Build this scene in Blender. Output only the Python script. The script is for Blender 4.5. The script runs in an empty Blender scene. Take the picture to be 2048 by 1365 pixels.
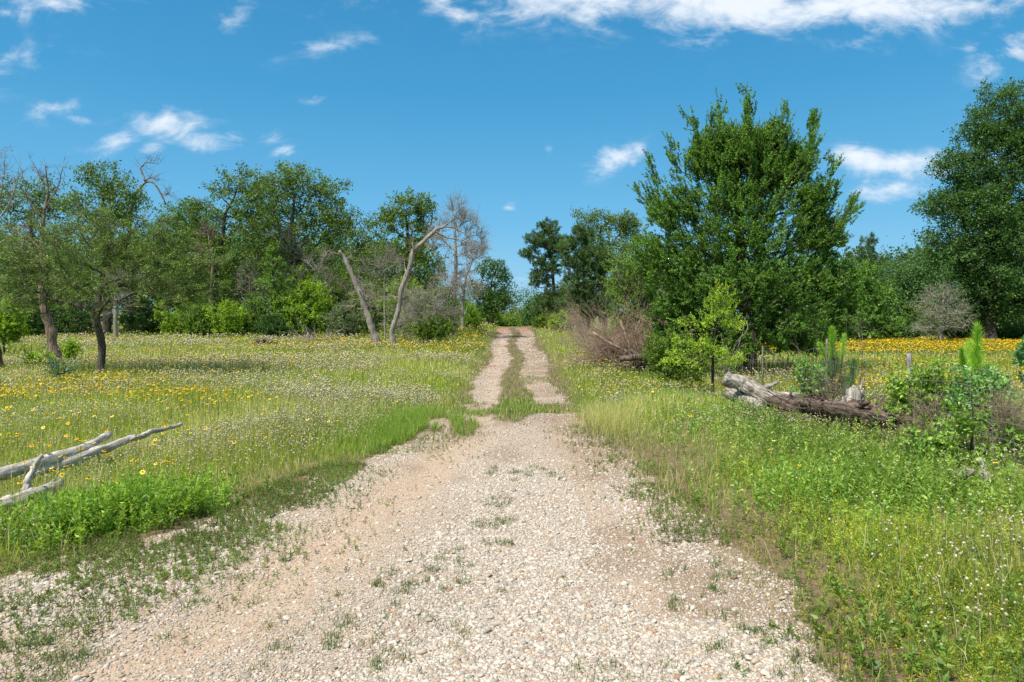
import bpy, math
import numpy as np

# ------------------------------------------------------------------ camera, sky, sun
S = bpy.context.scene
COL = S.collection
F = 1365.0            # focal length in pixels of the 2048 px wide photograph
HY, CX, CAMH = 625.0, 1024.0, 1.8
cam_d = bpy.data.cameras.new("camera")
cam_d.lens = 24.0; cam_d.sensor_width = 36.0
cam_d.shift_y = -57.5 / 2048.0
cam_d.clip_start = 0.05; cam_d.clip_end = 8000.0
cam = bpy.data.objects.new("camera", cam_d); COL.objects.link(cam)
cam.location = (0, 0, CAMH); cam.rotation_euler = (math.radians(90), 0, 0)
S.camera = cam

S.view_settings.view_transform = 'Standard'; S.view_settings.look = 'None'
S.view_settings.exposure = 1.0; S.view_settings.gamma = 1.0
S.render.film_transparent = False
S.cycles.max_bounces = 8; S.cycles.diffuse_bounces = 3; S.cycles.glossy_bounces = 1
S.cycles.transmission_bounces = 4; S.cycles.transparent_max_bounces = 4
S.cycles.caustics_reflective = False; S.cycles.caustics_refractive = False

SUN_EL, SUN_AZ = 58.0, 222.0       # azimuth clockwise from +Y: behind the camera, to the left
sd = np.array([math.sin(math.radians(SUN_AZ)) * math.cos(math.radians(SUN_EL)),
               math.cos(math.radians(SUN_AZ)) * math.cos(math.radians(SUN_EL)), math.sin(math.radians(SUN_EL))])
sl = bpy.data.lights.new("sun", 'SUN'); sl.energy = 3.3; sl.angle = math.radians(0.9); sl.color = (1.0, 0.94, 0.84)
so = bpy.data.objects.new("sun", sl); COL.objects.link(so)
from mathutils import Vector
so.rotation_euler = Vector(sd).to_track_quat('Z', 'Y').to_euler()

W = bpy.data.worlds.new("World"); S.world = W; W.use_nodes = True
nt = W.node_tree; nt.nodes.clear()
def N(t, **k):
    n = nt.nodes.new(t)
    for a, b in k.items(): setattr(n, a, b)
    return n
def L(a, b): nt.links.new(a, b)
def M(op, a, b=None, c=None, clamp=False):
    n = nt.nodes.new('ShaderNodeMath'); n.operation = op; n.use_clamp = clamp
    for i, v in enumerate((a, b, c)):
        if v is None: continue
        if isinstance(v, (int, float)): n.inputs[i].default_value = v
        else: nt.links.new(v, n.inputs[i])
    return n.outputs[0]
sky = N('ShaderNodeTexSky'); sky.sky_type = 'NISHITA'; sky.sun_disc = False
sky.sun_elevation = math.radians(SUN_EL); sky.sun_rotation = math.radians(SUN_AZ)
sky.air_density = 1.0; sky.dust_density = 0.6; sky.ozone_density = 2.2; sky.altitude = 50
hs = N('ShaderNodeHueSaturation'); hs.inputs['Hue'].default_value = 0.487; hs.inputs['Saturation'].default_value = 1.22
hs.inputs['Value'].default_value = 1.0
L(sky.outputs[0], hs.inputs['Color'])
# deep summer blue in view, pale fill light added overhead: elevation ramp blended over the physical sky
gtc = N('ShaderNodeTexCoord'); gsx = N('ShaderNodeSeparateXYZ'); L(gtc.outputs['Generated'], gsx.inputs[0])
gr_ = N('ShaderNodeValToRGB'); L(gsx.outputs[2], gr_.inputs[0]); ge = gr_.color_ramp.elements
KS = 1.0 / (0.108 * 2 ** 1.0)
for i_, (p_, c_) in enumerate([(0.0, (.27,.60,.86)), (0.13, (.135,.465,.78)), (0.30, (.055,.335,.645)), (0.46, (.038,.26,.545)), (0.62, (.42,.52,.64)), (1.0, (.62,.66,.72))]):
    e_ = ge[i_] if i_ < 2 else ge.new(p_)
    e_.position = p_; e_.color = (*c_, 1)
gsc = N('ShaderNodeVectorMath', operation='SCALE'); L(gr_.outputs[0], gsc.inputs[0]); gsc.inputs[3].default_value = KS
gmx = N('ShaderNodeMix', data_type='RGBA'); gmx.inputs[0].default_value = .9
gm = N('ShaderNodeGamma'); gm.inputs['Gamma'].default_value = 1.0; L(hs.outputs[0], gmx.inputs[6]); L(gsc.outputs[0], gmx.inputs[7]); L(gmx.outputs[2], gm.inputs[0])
tc = N('ShaderNodeTexCoord'); sx = N('ShaderNodeSeparateXYZ'); L(tc.outputs['Generated'], sx.inputs[0])
yy = M('MAXIMUM', sx.outputs[1], 0.02)
U = M('DIVIDE', sx.outputs[0], yy); V = M('DIVIDE', sx.outputs[2], yy)
front = M('GREATER_THAN', sx.outputs[1], 0.1)
# cloud patches: direction of each patch given as slopes (x/y, z/y)
CLOUDS = [(1250,0,175,34,1.05,0),(1470,10,175,36,1.1,0),(1730,6,170,36,1.1,0),(1880,14,80,22,.9,0),(1120,18,80,20,.75,-.3),(1500,-60,420,70,1.2,0),
 (1400,85,70,12,.25,0),(1720,85,50,25,.35,0),(885,8,70,20,.7,-.4),(935,60,30,9,.3,0),(468,22,34,24,.5,.6),(690,85,85,14,.30,.25),(635,92,35,10,.40,-.1),
 (325,250,62,21,.8,0),(235,283,46,15,.66,.4),(408,282,66,16,.62,-.1),(304,297,22,9,.6,0),(535,287,28,12,.38,.3),(568,303,20,10,.6,.2),
 (105,220,45,14,.42,.2),(160,240,34,7,.3,-.2),(1228,315,38,17,.8,.45),(1275,310,20,16,.62,.4),(1725,318,50,20,.95,-.2),(1790,330,70,20,.8,0),(1820,345,40,20,.6,0),
 (1862,326,56,24,.9,0),(1790,378,50,18,.8,0),(1960,320,60,18,.6,0),(1975,145,36,22,.5,.3),(2020,115,44,16,.42,0),(1945,100,18,16,.3,0),(1015,413,12,9,.45,0),
 (1098,300,8,8,.4,0),(100,8,110,18,.34,0),(630,198,24,9,.32,0),(1045,570,26,20,.25,0),(20,30,60,16,.28,0),(-150,150,150,40,.6,.1),(2250,60,160,50,.7,0)]
mask = None; soft = None
for (px, py, rx, ry, a, ang) in CLOUDS:
    u0, v0 = (px - CX) / F, (HY - py) / F; c, s = math.cos(ang), math.sin(ang)
    du = M('SUBTRACT', U, u0); dv = M('SUBTRACT', V, v0)
    p = M('ADD', M('MULTIPLY', du, c * F / rx), M('MULTIPLY', dv, s * F / rx))
    q = M('ADD', M('MULTIPLY', du, -s * F / ry), M('MULTIPLY', dv, c * F / ry))
    r2 = M('ADD', M('MULTIPLY', p, p), M('MULTIPLY', q, q))
    e = M('MULTIPLY', M('EXPONENT', M('MULTIPLY', r2, -0.55)), a)
    mask = e if mask is None else M('MAXIMUM', mask, e)
cmb = N('ShaderNodeCombineXYZ'); L(U, cmb.inputs[0]); L(M('MULTIPLY', V, 1.9), cmb.inputs[1])
def noise(vec, sc, det, rough, dist=0.0):
    n = N('ShaderNodeTexNoise'); n.inputs['Scale'].default_value = sc; n.inputs['Detail'].default_value = det
    n.inputs['Roughness'].default_value = rough; n.inputs['Distortion'].default_value = dist; L(vec, n.inputs['Vector']); return n.outputs[0]
n1 = noise(cmb.outputs[0], 9.0, 9, 0.62, 0.9); n2 = noise(cmb.outputs[0], 30.0, 6, 0.6, 0.4)
nn = M('ADD', M('MULTIPLY', n1, 0.72), M('MULTIPLY', n2, 0.28))
dens = M('ADD', mask, M('MULTIPLY', M('SUBTRACT', nn, 0.5), 3.0))
mr = N('ShaderNodeMapRange'); mr.interpolation_type = 'SMOOTHSTEP'; L(dens, mr.inputs[0])
mr.inputs[1].default_value = 0.05; mr.inputs[2].default_value = 1.2
cl = M('MULTIPLY', M('MULTIPLY', mr.outputs[0], M('MINIMUM', M('MULTIPLY', mask, 4.0), 1.0)), front)
mixc = N('ShaderNodeMix', data_type='RGBA'); L(M('MULTIPLY', cl, 0.93), mixc.inputs[0])
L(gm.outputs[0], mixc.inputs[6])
shade = N('ShaderNodeMix', data_type='RGBA'); L(n2, shade.inputs[0])
shade.inputs[6].default_value = (3.9, 4.4, 5.0, 1); shade.inputs[7].default_value = (4.7, 4.8, 4.9, 1)
L(shade.outputs[2], mixc.inputs[7])
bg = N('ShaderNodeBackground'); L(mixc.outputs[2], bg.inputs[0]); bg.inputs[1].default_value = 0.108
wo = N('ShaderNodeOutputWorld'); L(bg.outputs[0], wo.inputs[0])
W.cycles.sampling_method = 'MANUAL'; W.cycles.sample_map_resolution = 512

# ------------------------------------------------------------------ helpers
rng = np.random.default_rng(11)
def vnoise(x, y, seed=0):
    xi = np.floor(x).astype(np.int64); yi = np.floor(y).astype(np.int64); fx = x - xi; fy = y - yi
    def h(a, b):
        n = (a * 374761393 + b * 668265263 + seed * 1442695041) & 0x7fffffff
        n = ((n ^ (n >> 13)) * 1274126177) & 0x7fffffff
        return ((n ^ (n >> 16)) & 0xffff) / 65535.0
    fx = fx * fx * (3 - 2 * fx); fy = fy * fy * (3 - 2 * fy)
    return (h(xi, yi) * (1 - fx) + h(xi + 1, yi) * fx) * (1 - fy) + (h(xi, yi + 1) * (1 - fx) + h(xi + 1, yi + 1) * fx) * fy
def fbm(x, y, s=1.0, o=4, seed=0):
    t = 0; a = .5; n = 0
    for i in range(o):
        t = t + a * vnoise(x * s * 2 ** i + 37.1 * i, y * s * 2 ** i + 11.7 * i, seed + i); n += a; a *= .5
    return t / n
def ss(a, b, x): t = np.clip((x - a) / (b - a), 0, 1); return t * t * (3 - 2 * t)

def tz(x, y):
    """height of the terrain"""
    x = np.asarray(x, float); y = np.asarray(y, float)
    road = np.interp(y, [0,10,12.3,14,18,24.5,36.6,50,56,62,75,120,300], [0,0,-.03,-.22,-.5,-.44,-.21,.22,.36,.40,.15,-.6,-1.5])
    right = np.interp(y, [0,10,13,18,24.5,36.6,56,90,300], [0,0,-.08,-.3,-.36,-.33,-.33,-.6,-1.5])
    left = np.interp(y, [0,10,14,18,24.5,36.6,56,62,90,300], [0,0,-.08,-.22,-.25,-.1,.22,.25,-.2,-1.5])
    wr = ss(2.5, 10, x); wl = ss(2.5, 9, -x)
    z = road * (1 - wr) * (1 - wl) + right * wr + left * wl
    z = z + ss(2.0, 5.0, np.abs(x + .1)) * (fbm(x, y, .35, 3, 5) - .5) * .22 * ss(2, 8, y)
    xl, xr = edges(y)
    z = z + .10 * ss(0.0, 1.2, x - xr) + .06 * ss(0.0, 1.4, xl - x)
    # mound beside the road where it tops the rise
    z = z + .55 * np.exp(-((x + 4.2) / 2.0) ** 2 - ((y - 52) / 7.0) ** 2)
    # wheel ruts and shallow hollows
    z = z - .035 * rut(x, y)
    return z
def edges(y):
    xl = np.interp(y, [2.5,3.5,4.55,5.34,6.47,7.93,8.93,10.9,12.2,15,60], [-5.2,-4.3,-3.45,-3.0,-2.5,-2.0,-1.6,-1.36,-1.26,-1.1,-1.05])
    xr = np.interp(y, [2.5,3.32,3.93,4.68,5.4,6.38,7.8,9.27,10.9,12,18,60], [1.4,1.55,1.78,1.86,1.7,1.75,1.52,1.38,1.28,1.2,1.42,1.5])
    return xl, xr
def rut(x, y):
    cl = np.interp(y, [2.5,3.93,5.8,7.6,10.9,16,60], [-2.6,-1.65,-1.37,-.96,-.75,-.65,-.62])
    cr = np.interp(y, [2.5,5,6.5,8.3,12,60], [.95,.85,.78,.77,.85,1.02])
    return np.maximum(np.exp(-((x - cl) / .38) ** 2), .8 * np.exp(-((x - cr) / .34) ** 2))
def inroad(x, y):
    """1 on bare road, 0 in vegetation, soft edge"""
    x = x + .16 * np.sin(y * .35) * ss(15, 22, y)
    xl, xr = edges(y)
    n = (fbm(x, y, 1.6, 4, 9) - .5) * np.interp(y, [0, 5, 9, 14, 60], [1.1, 1.1, .75, .9, 1.2])
    d = np.minimum(x - xl, xr - x) + n * .55
    r = ss(-.12, .16, d)
    # centre strip and overgrown stretch beyond the near gravel
    c = np.interp(y, [0,12,60], [0,.1,.2]); hw = np.interp(y, [0,11.2,13,19,22,26,60], [0,0,.5,.52,.3,.33,.34])
    cs = ss(-.12, .14, hw - np.abs(x - c) + n * .5) * (hw > .01)
    m = fbm(x * 1.0, y * .45, 1.3, 3, 17) - .5
    over = ss(11.6, 12.9, y + m * 9) * (1 - ss(16.0, 19.0, y + m * 12)) * ss(.30, .5, fbm(x, y, 2.2, 3, 19) + .12)
    over2 = ss(21.3, 22.2, y + n * 3) * (1 - ss(24.0, 25.0, y + n * 3)) * ss(-.5, .1, x) * .75
    return r * (1 - cs) * (1 - .85 * over) * (1 - .8 * over2)
def g(x, y, h=0.0):
    return np.array([x, y, float(tz(x, y)) + h])
def px(p, q, D):
    """the point seen at pixel (p, q) of the photograph at distance D"""
    return np.array([(p - CX) / F * D, D, CAMH - (q - HY) / F * D])
_ys = np.concatenate([np.arange(2.6, 20, .02), np.arange(20, 90, .1)])
def gp(p, q, h=0.0):
    """point at height h over the ground seen at pixel (p, q)"""
    X = (p - CX) / F * _ys; Z = tz(X, _ys) + h; Q = HY + F * (CAMH - Z) / _ys
    i = int(np.argmax(Q <= q)); i = i if Q[i] <= q else len(_ys) - 1
    return np.array([X[i], _ys[i], Z[i]])

def mesh(name, V, polys, mat, parent=None, col=None, smooth=False, loc=None):
    """polys: (n, k) index array, or a list of such arrays; col: per face rgb"""
    if isinstance(polys, np.ndarray): polys = [polys]
    V = np.asarray(V, np.float32)
    if parent is not None and loc is None: V = V - np.array(parent.location, np.float32)
    if loc is not None: V = V - np.array(loc, np.float32)
    me = bpy.data.meshes.new(name)
    idx = np.concatenate([p.reshape(-1) for p in polys]).astype(np.int32)
    tot = np.concatenate([np.full(len(p), p.shape[1]) for p in polys]).astype(np.int32)
    st = np.concatenate([[0], np.cumsum(tot)[:-1]]).astype(np.int32)
    me.vertices.add(len(V)); me.vertices.foreach_set('co', V.reshape(-1))
    me.loops.add(len(idx)); me.loops.foreach_set('vertex_index', idx)
    me.polygons.add(len(tot)); me.polygons.foreach_set('loop_start', st); me.polygons.foreach_set('loop_total', tot)
    me.update(calc_edges=True)
    if smooth: me.polygons.foreach_set('use_smooth', np.ones(len(tot), bool))
    if col is not None:
        a = me.attributes.new('col', 'FLOAT_COLOR', 'FACE')
        c = np.ones((len(tot), 4), np.float32); c[:, :3] = col; a.data.foreach_set('color', c.reshape(-1))
    me.materials.append(mat)
    o = bpy.data.objects.new(name, me); COL.objects.link(o)
    if parent is not None: o.parent = parent
    if loc is not None: o.location = loc
    return o
def tag(o, label=None, cat=None, group=None, kind=None):
    if label: o['label'] = label
    if cat: o['category'] = cat
    if group: o['group'] = group
    if kind: o['kind'] = kind
    return o
def empty(name, loc):
    o = bpy.data.objects.new(name, None); COL.objects.link(o); o.location = [float(v) for v in loc]; o.empty_display_size = .2; return o

# ------------------------------------------------------------------ materials
def newmat(name):
    m = bpy.data.materials.new(name); m.use_nodes = True; m.node_tree.nodes.clear(); return m
def mk(m):
    t = m.node_tree
    def n(k, **a):
        o = t.nodes.new(k)
        for p, v in a.items(): setattr(o, p, v)
        return o
    return t, n, t.links.new
def foliage(name, trans=.36, gloss=.03, tint=(1,1,1), var=.0):
    m = newmat(name); t, n, l = mk(m)
    a = n('ShaderNodeAttribute', attribute_name='col')
    d = n('ShaderNodeBsdfDiffuse'); tr = n('ShaderNodeBsdfTranslucent'); gl = n('ShaderNodeBsdfGlossy'); gl.inputs['Roughness'].default_value = .55
    gl.inputs[0].default_value = (.75, .8, .85, 1)
    l(a.outputs[0], d.inputs[0])
    h = n('ShaderNodeMix', data_type='RGBA', blend_type='MULTIPLY'); h.inputs[0].default_value = 1; l(a.outputs[0], h.inputs[6]); h.inputs[7].default_value = (1.35, 1.45, .55, 1)
    l(h.outputs[2], tr.inputs[0])
    m1 = n('ShaderNodeMixShader'); m1.inputs[0].default_value = trans; l(d.outputs[0], m1.inputs[1]); l(tr.outputs[0], m1.inputs[2])
    m2 = n('ShaderNodeMixShader'); m2.inputs[0].default_value = gloss; l(m1.outputs[0], m2.inputs[1]); l(gl.outputs[0], m2.inputs[2])
    o = n('ShaderNodeOutputMaterial'); l(m2.outputs[0], o.inputs[0]); return m
def bark(name, c1, c2, sc=6.0, stretch=.18, bump=.5, rough=.9):
    m = newmat(name); t, n, l = mk(m)
    tcx = n('ShaderNodeTexCoord'); mp = n('ShaderNodeMapping'); mp.inputs['Scale'].default_value = (1, 1, stretch); l(tcx.outputs['Object'], mp.inputs[0])
    n1 = n('ShaderNodeTexNoise'); n1.inputs['Scale'].default_value = sc * 3; n1.inputs['Detail'].default_value = 6; n1.inputs['Roughness'].default_value = .65; l(mp.outputs[0], n1.inputs[0])
    n2 = n('ShaderNodeTexNoise'); n2.inputs['Scale'].default_value = sc * .4; n2.inputs['Detail'].default_value = 3; l(tcx.outputs['Object'], n2.inputs[0])
    r = n('ShaderNodeMapRange'); r.inputs[1].default_value = .36; r.inputs[2].default_value = .64; l(n1.outputs[0], r.inputs[0])
    mx = n('ShaderNodeMix', data_type='RGBA'); l(r.outputs[0], mx.inputs[0]); mx.inputs[6].default_value = (*c1, 1); mx.inputs[7].default_value = (*c2, 1)
    m2 = n('ShaderNodeMix', data_type='RGBA', blend_type='MULTIPLY'); m2.inputs[0].default_value = .6; l(mx.outputs[2], m2.inputs[6])
    r2 = n('ShaderNodeMapRange'); r2.inputs[1].default_value = .3; r2.inputs[2].default_value = .7; r2.inputs[3].default_value = .55; r2.inputs[4].default_value = 1.2; l(n2.outputs[0], r2.inputs[0])
    l(r2.outputs[0], m2.inputs[7])
    b = n('ShaderNodeBump'); b.inputs['Strength'].default_value = bump; b.inputs['Distance'].default_value = .03; l(n1.outputs[0], b.inputs['Height'])
    p = n('ShaderNodeBsdfPrincipled'); p.inputs['Roughness'].default_value = rough; p.inputs['Specular IOR Level'].default_value = .25
    l(m2.outputs[2], p.inputs['Base Color']); l(b.outputs[0], p.inputs['Normal'])
    o = n('ShaderNodeOutputMaterial'); l(p.outputs[0], o.inputs[0]); return m
M_LEAF = foliage('leaf', .42); M_GRASS = foliage('grass_blade', .46, .02); M_PETAL = foliage('petal', .3, .0)
M_NEEDLE = foliage('needle', .22, .05)
M_OAKBARK = bark('oak_bark', (.03,.024,.018), (.12,.10,.08)); M_CEDARBARK = bark('cedar_bark', (.035,.026,.02), (.17,.14,.11), 9, .1)
M_DEAD = bark('dead_wood', (.14,.115,.095), (.40,.36,.32), 7, .12); M_TWIG = bark('grey_twig', (.20,.17,.135), (.42,.385,.325), 8, .3)
M_LOG = bark('weathered_log', (.10,.085,.07), (.55,.50,.44), 8, .1, 1.0); M_PEEL = bark('peeling_bark', (.07,.05,.035), (.34,.25,.19), 7, .2, .8)
M_REDTWIG = bark('rusty_brush', (.19,.12,.085), (.46,.33,.25), 8, .4); M_POLE = bark('silver_pole', (.24,.21,.18), (.66,.62,.55), 10, .1, .8); M_DARKLOG = bark('dark_log', (.035,.025,.02), (.24,.18,.14), 7, .16, 1.0)
M_POST = bark('wooden_post', (.12,.11,.10), (.36,.34,.32), 12, .1)
M_TANTWIG = bark('tan_brush', (.2,.14,.09), (.46,.36,.26), 8, .4)
m = newmat('galvanised_wire'); t, n, l = mk(m); p = n('ShaderNodeBsdfPrincipled'); p.inputs['Base Color'].default_value = (.42,.42,.42,1); p.inputs['Roughness'].default_value = .55; p.inputs['Metallic'].default_value = .4
nz = n('ShaderNodeTexNoise'); nz.inputs['Scale'].default_value = 6; rr = n('ShaderNodeValToRGB'); rr.color_ramp.elements[0].color = (.22,.16,.12,1); rr.color_ramp.elements[1].color = (.5,.5,.5,1); l(nz.outputs[0], rr.inputs[0]); l(rr.outputs[0], p.inputs['Base Color'])
o = n('ShaderNodeOutputMaterial'); l(p.outputs[0], o.inputs[0]); M_WIRE = m
M_TPOST = bark('steel_post', (.09,.08,.05), (.24,.22,.15), 14, .4, .2, .6)

# stones
m = newmat('gravel_stone'); t, n, l = mk(m); a = n('ShaderNodeAttribute', attribute_name='col')
tcx = n('ShaderNodeTexCoord'); nz = n('ShaderNodeTexNoise'); nz.inputs['Scale'].default_value = 90; nz.inputs['Detail'].default_value = 4; l(tcx.outputs['Object'], nz.inputs[0])
r = n('ShaderNodeMapRange'); r.inputs[3].default_value = .62; r.inputs[4].default_value = 1.3; l(nz.outputs[0], r.inputs[0])
mx = n('ShaderNodeMix', data_type='RGBA', blend_type='MULTIPLY'); mx.inputs[0].default_value = 1; l(a.outputs[0], mx.inputs[6]); l(r.outputs[0], mx.inputs[7])
b = n('ShaderNodeBump'); b.inputs['Strength'].default_value = .5; b.inputs['Distance'].default_value = .004; l(nz.outputs[0], b.inputs['Height'])
p = n('ShaderNodeBsdfPrincipled'); p.inputs['Roughness'].default_value = .85; p.inputs['Specular IOR Level'].default_value = .25; l(mx.outputs[2], p.inputs['Base Color']); l(b.outputs[0], p.inputs['Normal'])
o = n('ShaderNodeOutputMaterial'); l(p.outputs[0], o.inputs[0]); M_STONE = m

# ground: masks come as vertex attributes (road, sand, red)
m = newmat('ground'); t, n, l = mk(m)
tcx = n('ShaderNodeTexCoord')
def gn(sc, det=5, ro=.6):
    q = n('ShaderNodeTexNoise'); q.inputs['Scale'].default_value = sc; q.inputs['Detail'].default_value = det; q.inputs['Roughness'].default_value = ro; l(tcx.outputs['Object'], q.inputs[0]); return q.outputs[0]
def ramp(s, *st):
    q = n('ShaderNodeValToRGB'); e = q.color_ramp.elements
    while len(e) < len(st): e.new(.5)
    for i, (p_, c_) in enumerate(st): e[i].position = p_; e[i].color = (*c_, 1)
    l(s, q.inputs[0]); return q.outputs[0]
def mixc_(f, a_, b_, bt='MIX'):
    q = n('ShaderNodeMix', data_type='RGBA', blend_type=bt)
    for i, v in ((0, f), (6, a_), (7, b_)):
        if isinstance(v, (int, float)): q.inputs[i].default_value = v
        elif isinstance(v, tuple): q.inputs[i].default_value = (*v, 1)
        else: l(v, q.inputs[i])
    return q.outputs[2]
at = lambda k: n('ShaderNodeAttribute', attribute_name=k).outputs['Fac']
def mth(op, a_, b_=None, cl=False):
    q = n('ShaderNodeMath', operation=op, use_clamp=cl)
    for i, v in ((0, a_), (1, b_)):
        if v is None: continue
        if isinstance(v, (int, float)): q.inputs[i].default_value = v
        else: l(v, q.inputs[i])
    return q.outputs[0]
big = gn(.8, 5); mid = gn(7, 6); fine = gn(60, 5, .7)
vor = n('ShaderNodeTexVoronoi'); vor.inputs['Scale'].default_value = 42; l(tcx.outputs['Object'], vor.inputs[0])
vor2 = n('ShaderNodeTexVoronoi'); vor2.inputs['Scale'].default_value = 95; l(tcx.outputs['Object'], vor2.inputs[0])
sandc = ramp(mid, (.3, (.35,.24,.155)), (.7, (.46,.345,.245)))
sandc = mixc_(mth('MULTIPLY', fine, .7), sandc, (.44,.34,.25))
peb = mixc_(.5, ramp(vor.outputs['Color'], (.2, (.37,.28,.20)), (.8, (.53,.455,.375))), ramp(vor2.outputs['Color'], (.2, (.34,.255,.18)), (.8, (.53,.455,.375))))
peb = mixc_(mth('MULTIPLY', mth('GREATER_THAN', vor2.outputs['Distance'], .55), .5), peb, (.22,.15,.10))
roadc = mixc_(mth('MULTIPLY', at('sand'), mth('ADD', mth('MULTIPLY', mid, .9), .35), True), peb, sandc)
soil = ramp(mid, (.3, (.10,.07,.045)), (.7, (.22,.155,.105)))
turf = ramp(big, (.3, (.12,.155,.04)), (.7, (.22,.225,.085)))
turf = mixc_(mth('MULTIPLY', fine, .6), turf, (.20,.18,.09))
veg = mixc_(at('bare'), turf, soil)
red = mixc_(mth('MULTIPLY', fine, .5), (.30,.115,.07), (.40,.20,.14))
roadc = mixc_(mth('MULTIPLY', at('soil'), mth('ADD', mid, .35), True), roadc, mixc_(fine, (.17,.115,.075), (.33,.24,.165)))
roadc = mixc_(at('red'), roadc, red)
fin = mixc_(at('road'), veg, roadc)
hgt = mth('ADD', mth('MULTIPLY', vor.outputs['Distance'], -.8), mth('ADD', mth('MULTIPLY', mid, 1.2), mth('MULTIPLY', fine, .6)))
b = n('ShaderNodeBump'); b.inputs['Strength'].default_value = .8; b.inputs['Distance'].default_value = .015; l(hgt, b.inputs['Height'])
p = n('ShaderNodeBsdfPrincipled'); p.inputs['Roughness'].default_value = .95; p.inputs['Specular IOR Level'].default_value = .15; l(fin, p.inputs['Base Color']); l(b.outputs[0], p.inputs['Normal'])
o = n('ShaderNodeOutputMaterial'); l(p.outputs[0], o.inputs[0]); M_GROUND = m

# ------------------------------------------------------------------ ground
k = np.linspace(0, 1, 420)
ys = np.concatenate([-np.geomspace(1500, 3, 22), np.linspace(-2, 2.4, 12), 2.5 + (np.exp(k * 7.6) - 1) * .67])
u = np.linspace(-1, 1, 441); xs = np.sinh(u * 10.2) * .052 * 1.3
GX, GY = np.meshgrid(xs, ys); GZ = tz(GX, np.clip(GY, 0, 300)) * np.where(np.abs(GX) < 100, 1, .3)
far = ss(40, 130, np.abs(GX)); GZ = GZ * (1 - far) + far * -.4
nx, ny = len(xs), len(ys)
ii = np.arange(nx * ny).reshape(ny, nx)
quads = np.stack([ii[:-1, :-1], ii[:-1, 1:], ii[1:, 1:], ii[1:, :-1]], -1).reshape(-1, 4)
gr = mesh('ground', np.stack([GX, GY, GZ], -1).reshape(-1, 3), quads, M_GROUND, smooth=True)
tag(gr, 'grassy ground with a pale gravel and sand track running to the horizon', kind='structure')
X1, Y1 = GX.reshape(-1), GY.reshape(-1)
def addattr(o, name, v):
    a = o.data.attributes.new(name, 'FLOAT', 'POINT'); a.data.foreach_set('value', np.asarray(v, np.float32))
road_m = inroad(X1, Y1) * (Y1 < 66)
sand_m = np.clip(rut(X1, Y1) * 1.25 * (1 - .2 * ss(.2, 1, X1)) + .25 * (fbm(X1, Y1, 1.2, 3, 3) - .4), 0, 1) * (1 - ss(13, 16, Y1) * .8)
redm = ss(51, 55, Y1) * .8 + .45 * ss(.64, .74, fbm(X1, Y1, .8, 3, 21)) * ss(13, 17, Y1)
def soil(x, y):
    xl, xr = edges(y)
    return np.clip((1 - ss(.15, 1.1, xr - x)) * ss(.30, .52, fbm(x, y, 1.1, 3, 51)) * 1.4 + .35 * (1 - ss(.1, .5, x - xl)) * ss(.4, .6, fbm(x, y, 1.5, 3, 52)) + .8 * ss(.58, .7, fbm(x, y, .9, 3, 53)), 0, 1)
addattr(gr, 'soil', soil(X1, Y1)); addattr(gr, 'road', road_m); addattr(gr, 'sand', sand_m); addattr(gr, 'red', np.clip(redm, 0, 1))
xl, xr = edges(Y1); de = np.minimum(X1 - xl, xr - X1)
addattr(gr, 'bare', np.clip(ss(-.9 - .7 * (X1 > 0) * (Y1 < 9), 0, de) * (.5 + fbm(X1, Y1, 2, 3, 8)), 0, 1) * (Y1 < 70))

# ------------------------------------------------------------------ gravel
def ico():
    t_ = (1 + 5 ** .5) / 2
    v = np.array([[-1,t_,0],[1,t_,0],[-1,-t_,0],[1,-t_,0],[0,-1,t_],[0,1,t_],[0,-1,-t_],[0,1,-t_],[t_,0,-1],[t_,0,1],[-t_,0,-1],[-t_,0,1]], float)
    f = np.array([[0,11,5],[0,5,1],[0,1,7],[0,7,10],[0,10,11],[1,5,9],[5,11,4],[11,10,2],[10,7,6],[7,1,8],[3,9,4],[3,4,2],[3,2,6],[3,6,8],[3,8,9],[4,9,5],[2,4,11],[6,2,10],[8,6,7],[9,8,1]])
    return v / np.linalg.norm(v[0]), f
IV, IF = ico()
def sub(v, f):
    v = list(map(tuple, v)); c = {}; out = []
    def mid_(a, b):
        k_ = (min(a, b), max(a, b))
        if k_ not in c:
            q = (np.array(v[a]) + np.array(v[b])) / 2; c[k_] = len(v); v.append(tuple(q / np.linalg.norm(q)))
        return c[k_]
    for a, b, d in f:
        x_, y_, z_ = mid_(a, b), mid_(b, d), mid_(d, a); out += [[a, x_, z_], [b, y_, x_], [d, z_, y_], [x_, y_, z_]]
    return np.array(v), np.array(out)
IV2, IF2 = sub(IV, IF)
def rotz(v, a):
    c, s = np.cos(a), np.sin(a); o_ = v.copy(); o_[..., 0] = v[..., 0] * c - v[..., 1] * s; o_[..., 1] = v[..., 0] * s + v[..., 1] * c; return o_
def rotx(v, a):
    c, s = np.cos(a), np.sin(a); o_ = v.copy(); o_[..., 1] = v[..., 1] * c - v[..., 2] * s; o_[..., 2] = v[..., 1] * s + v[..., 2] * c; return o_
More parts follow.
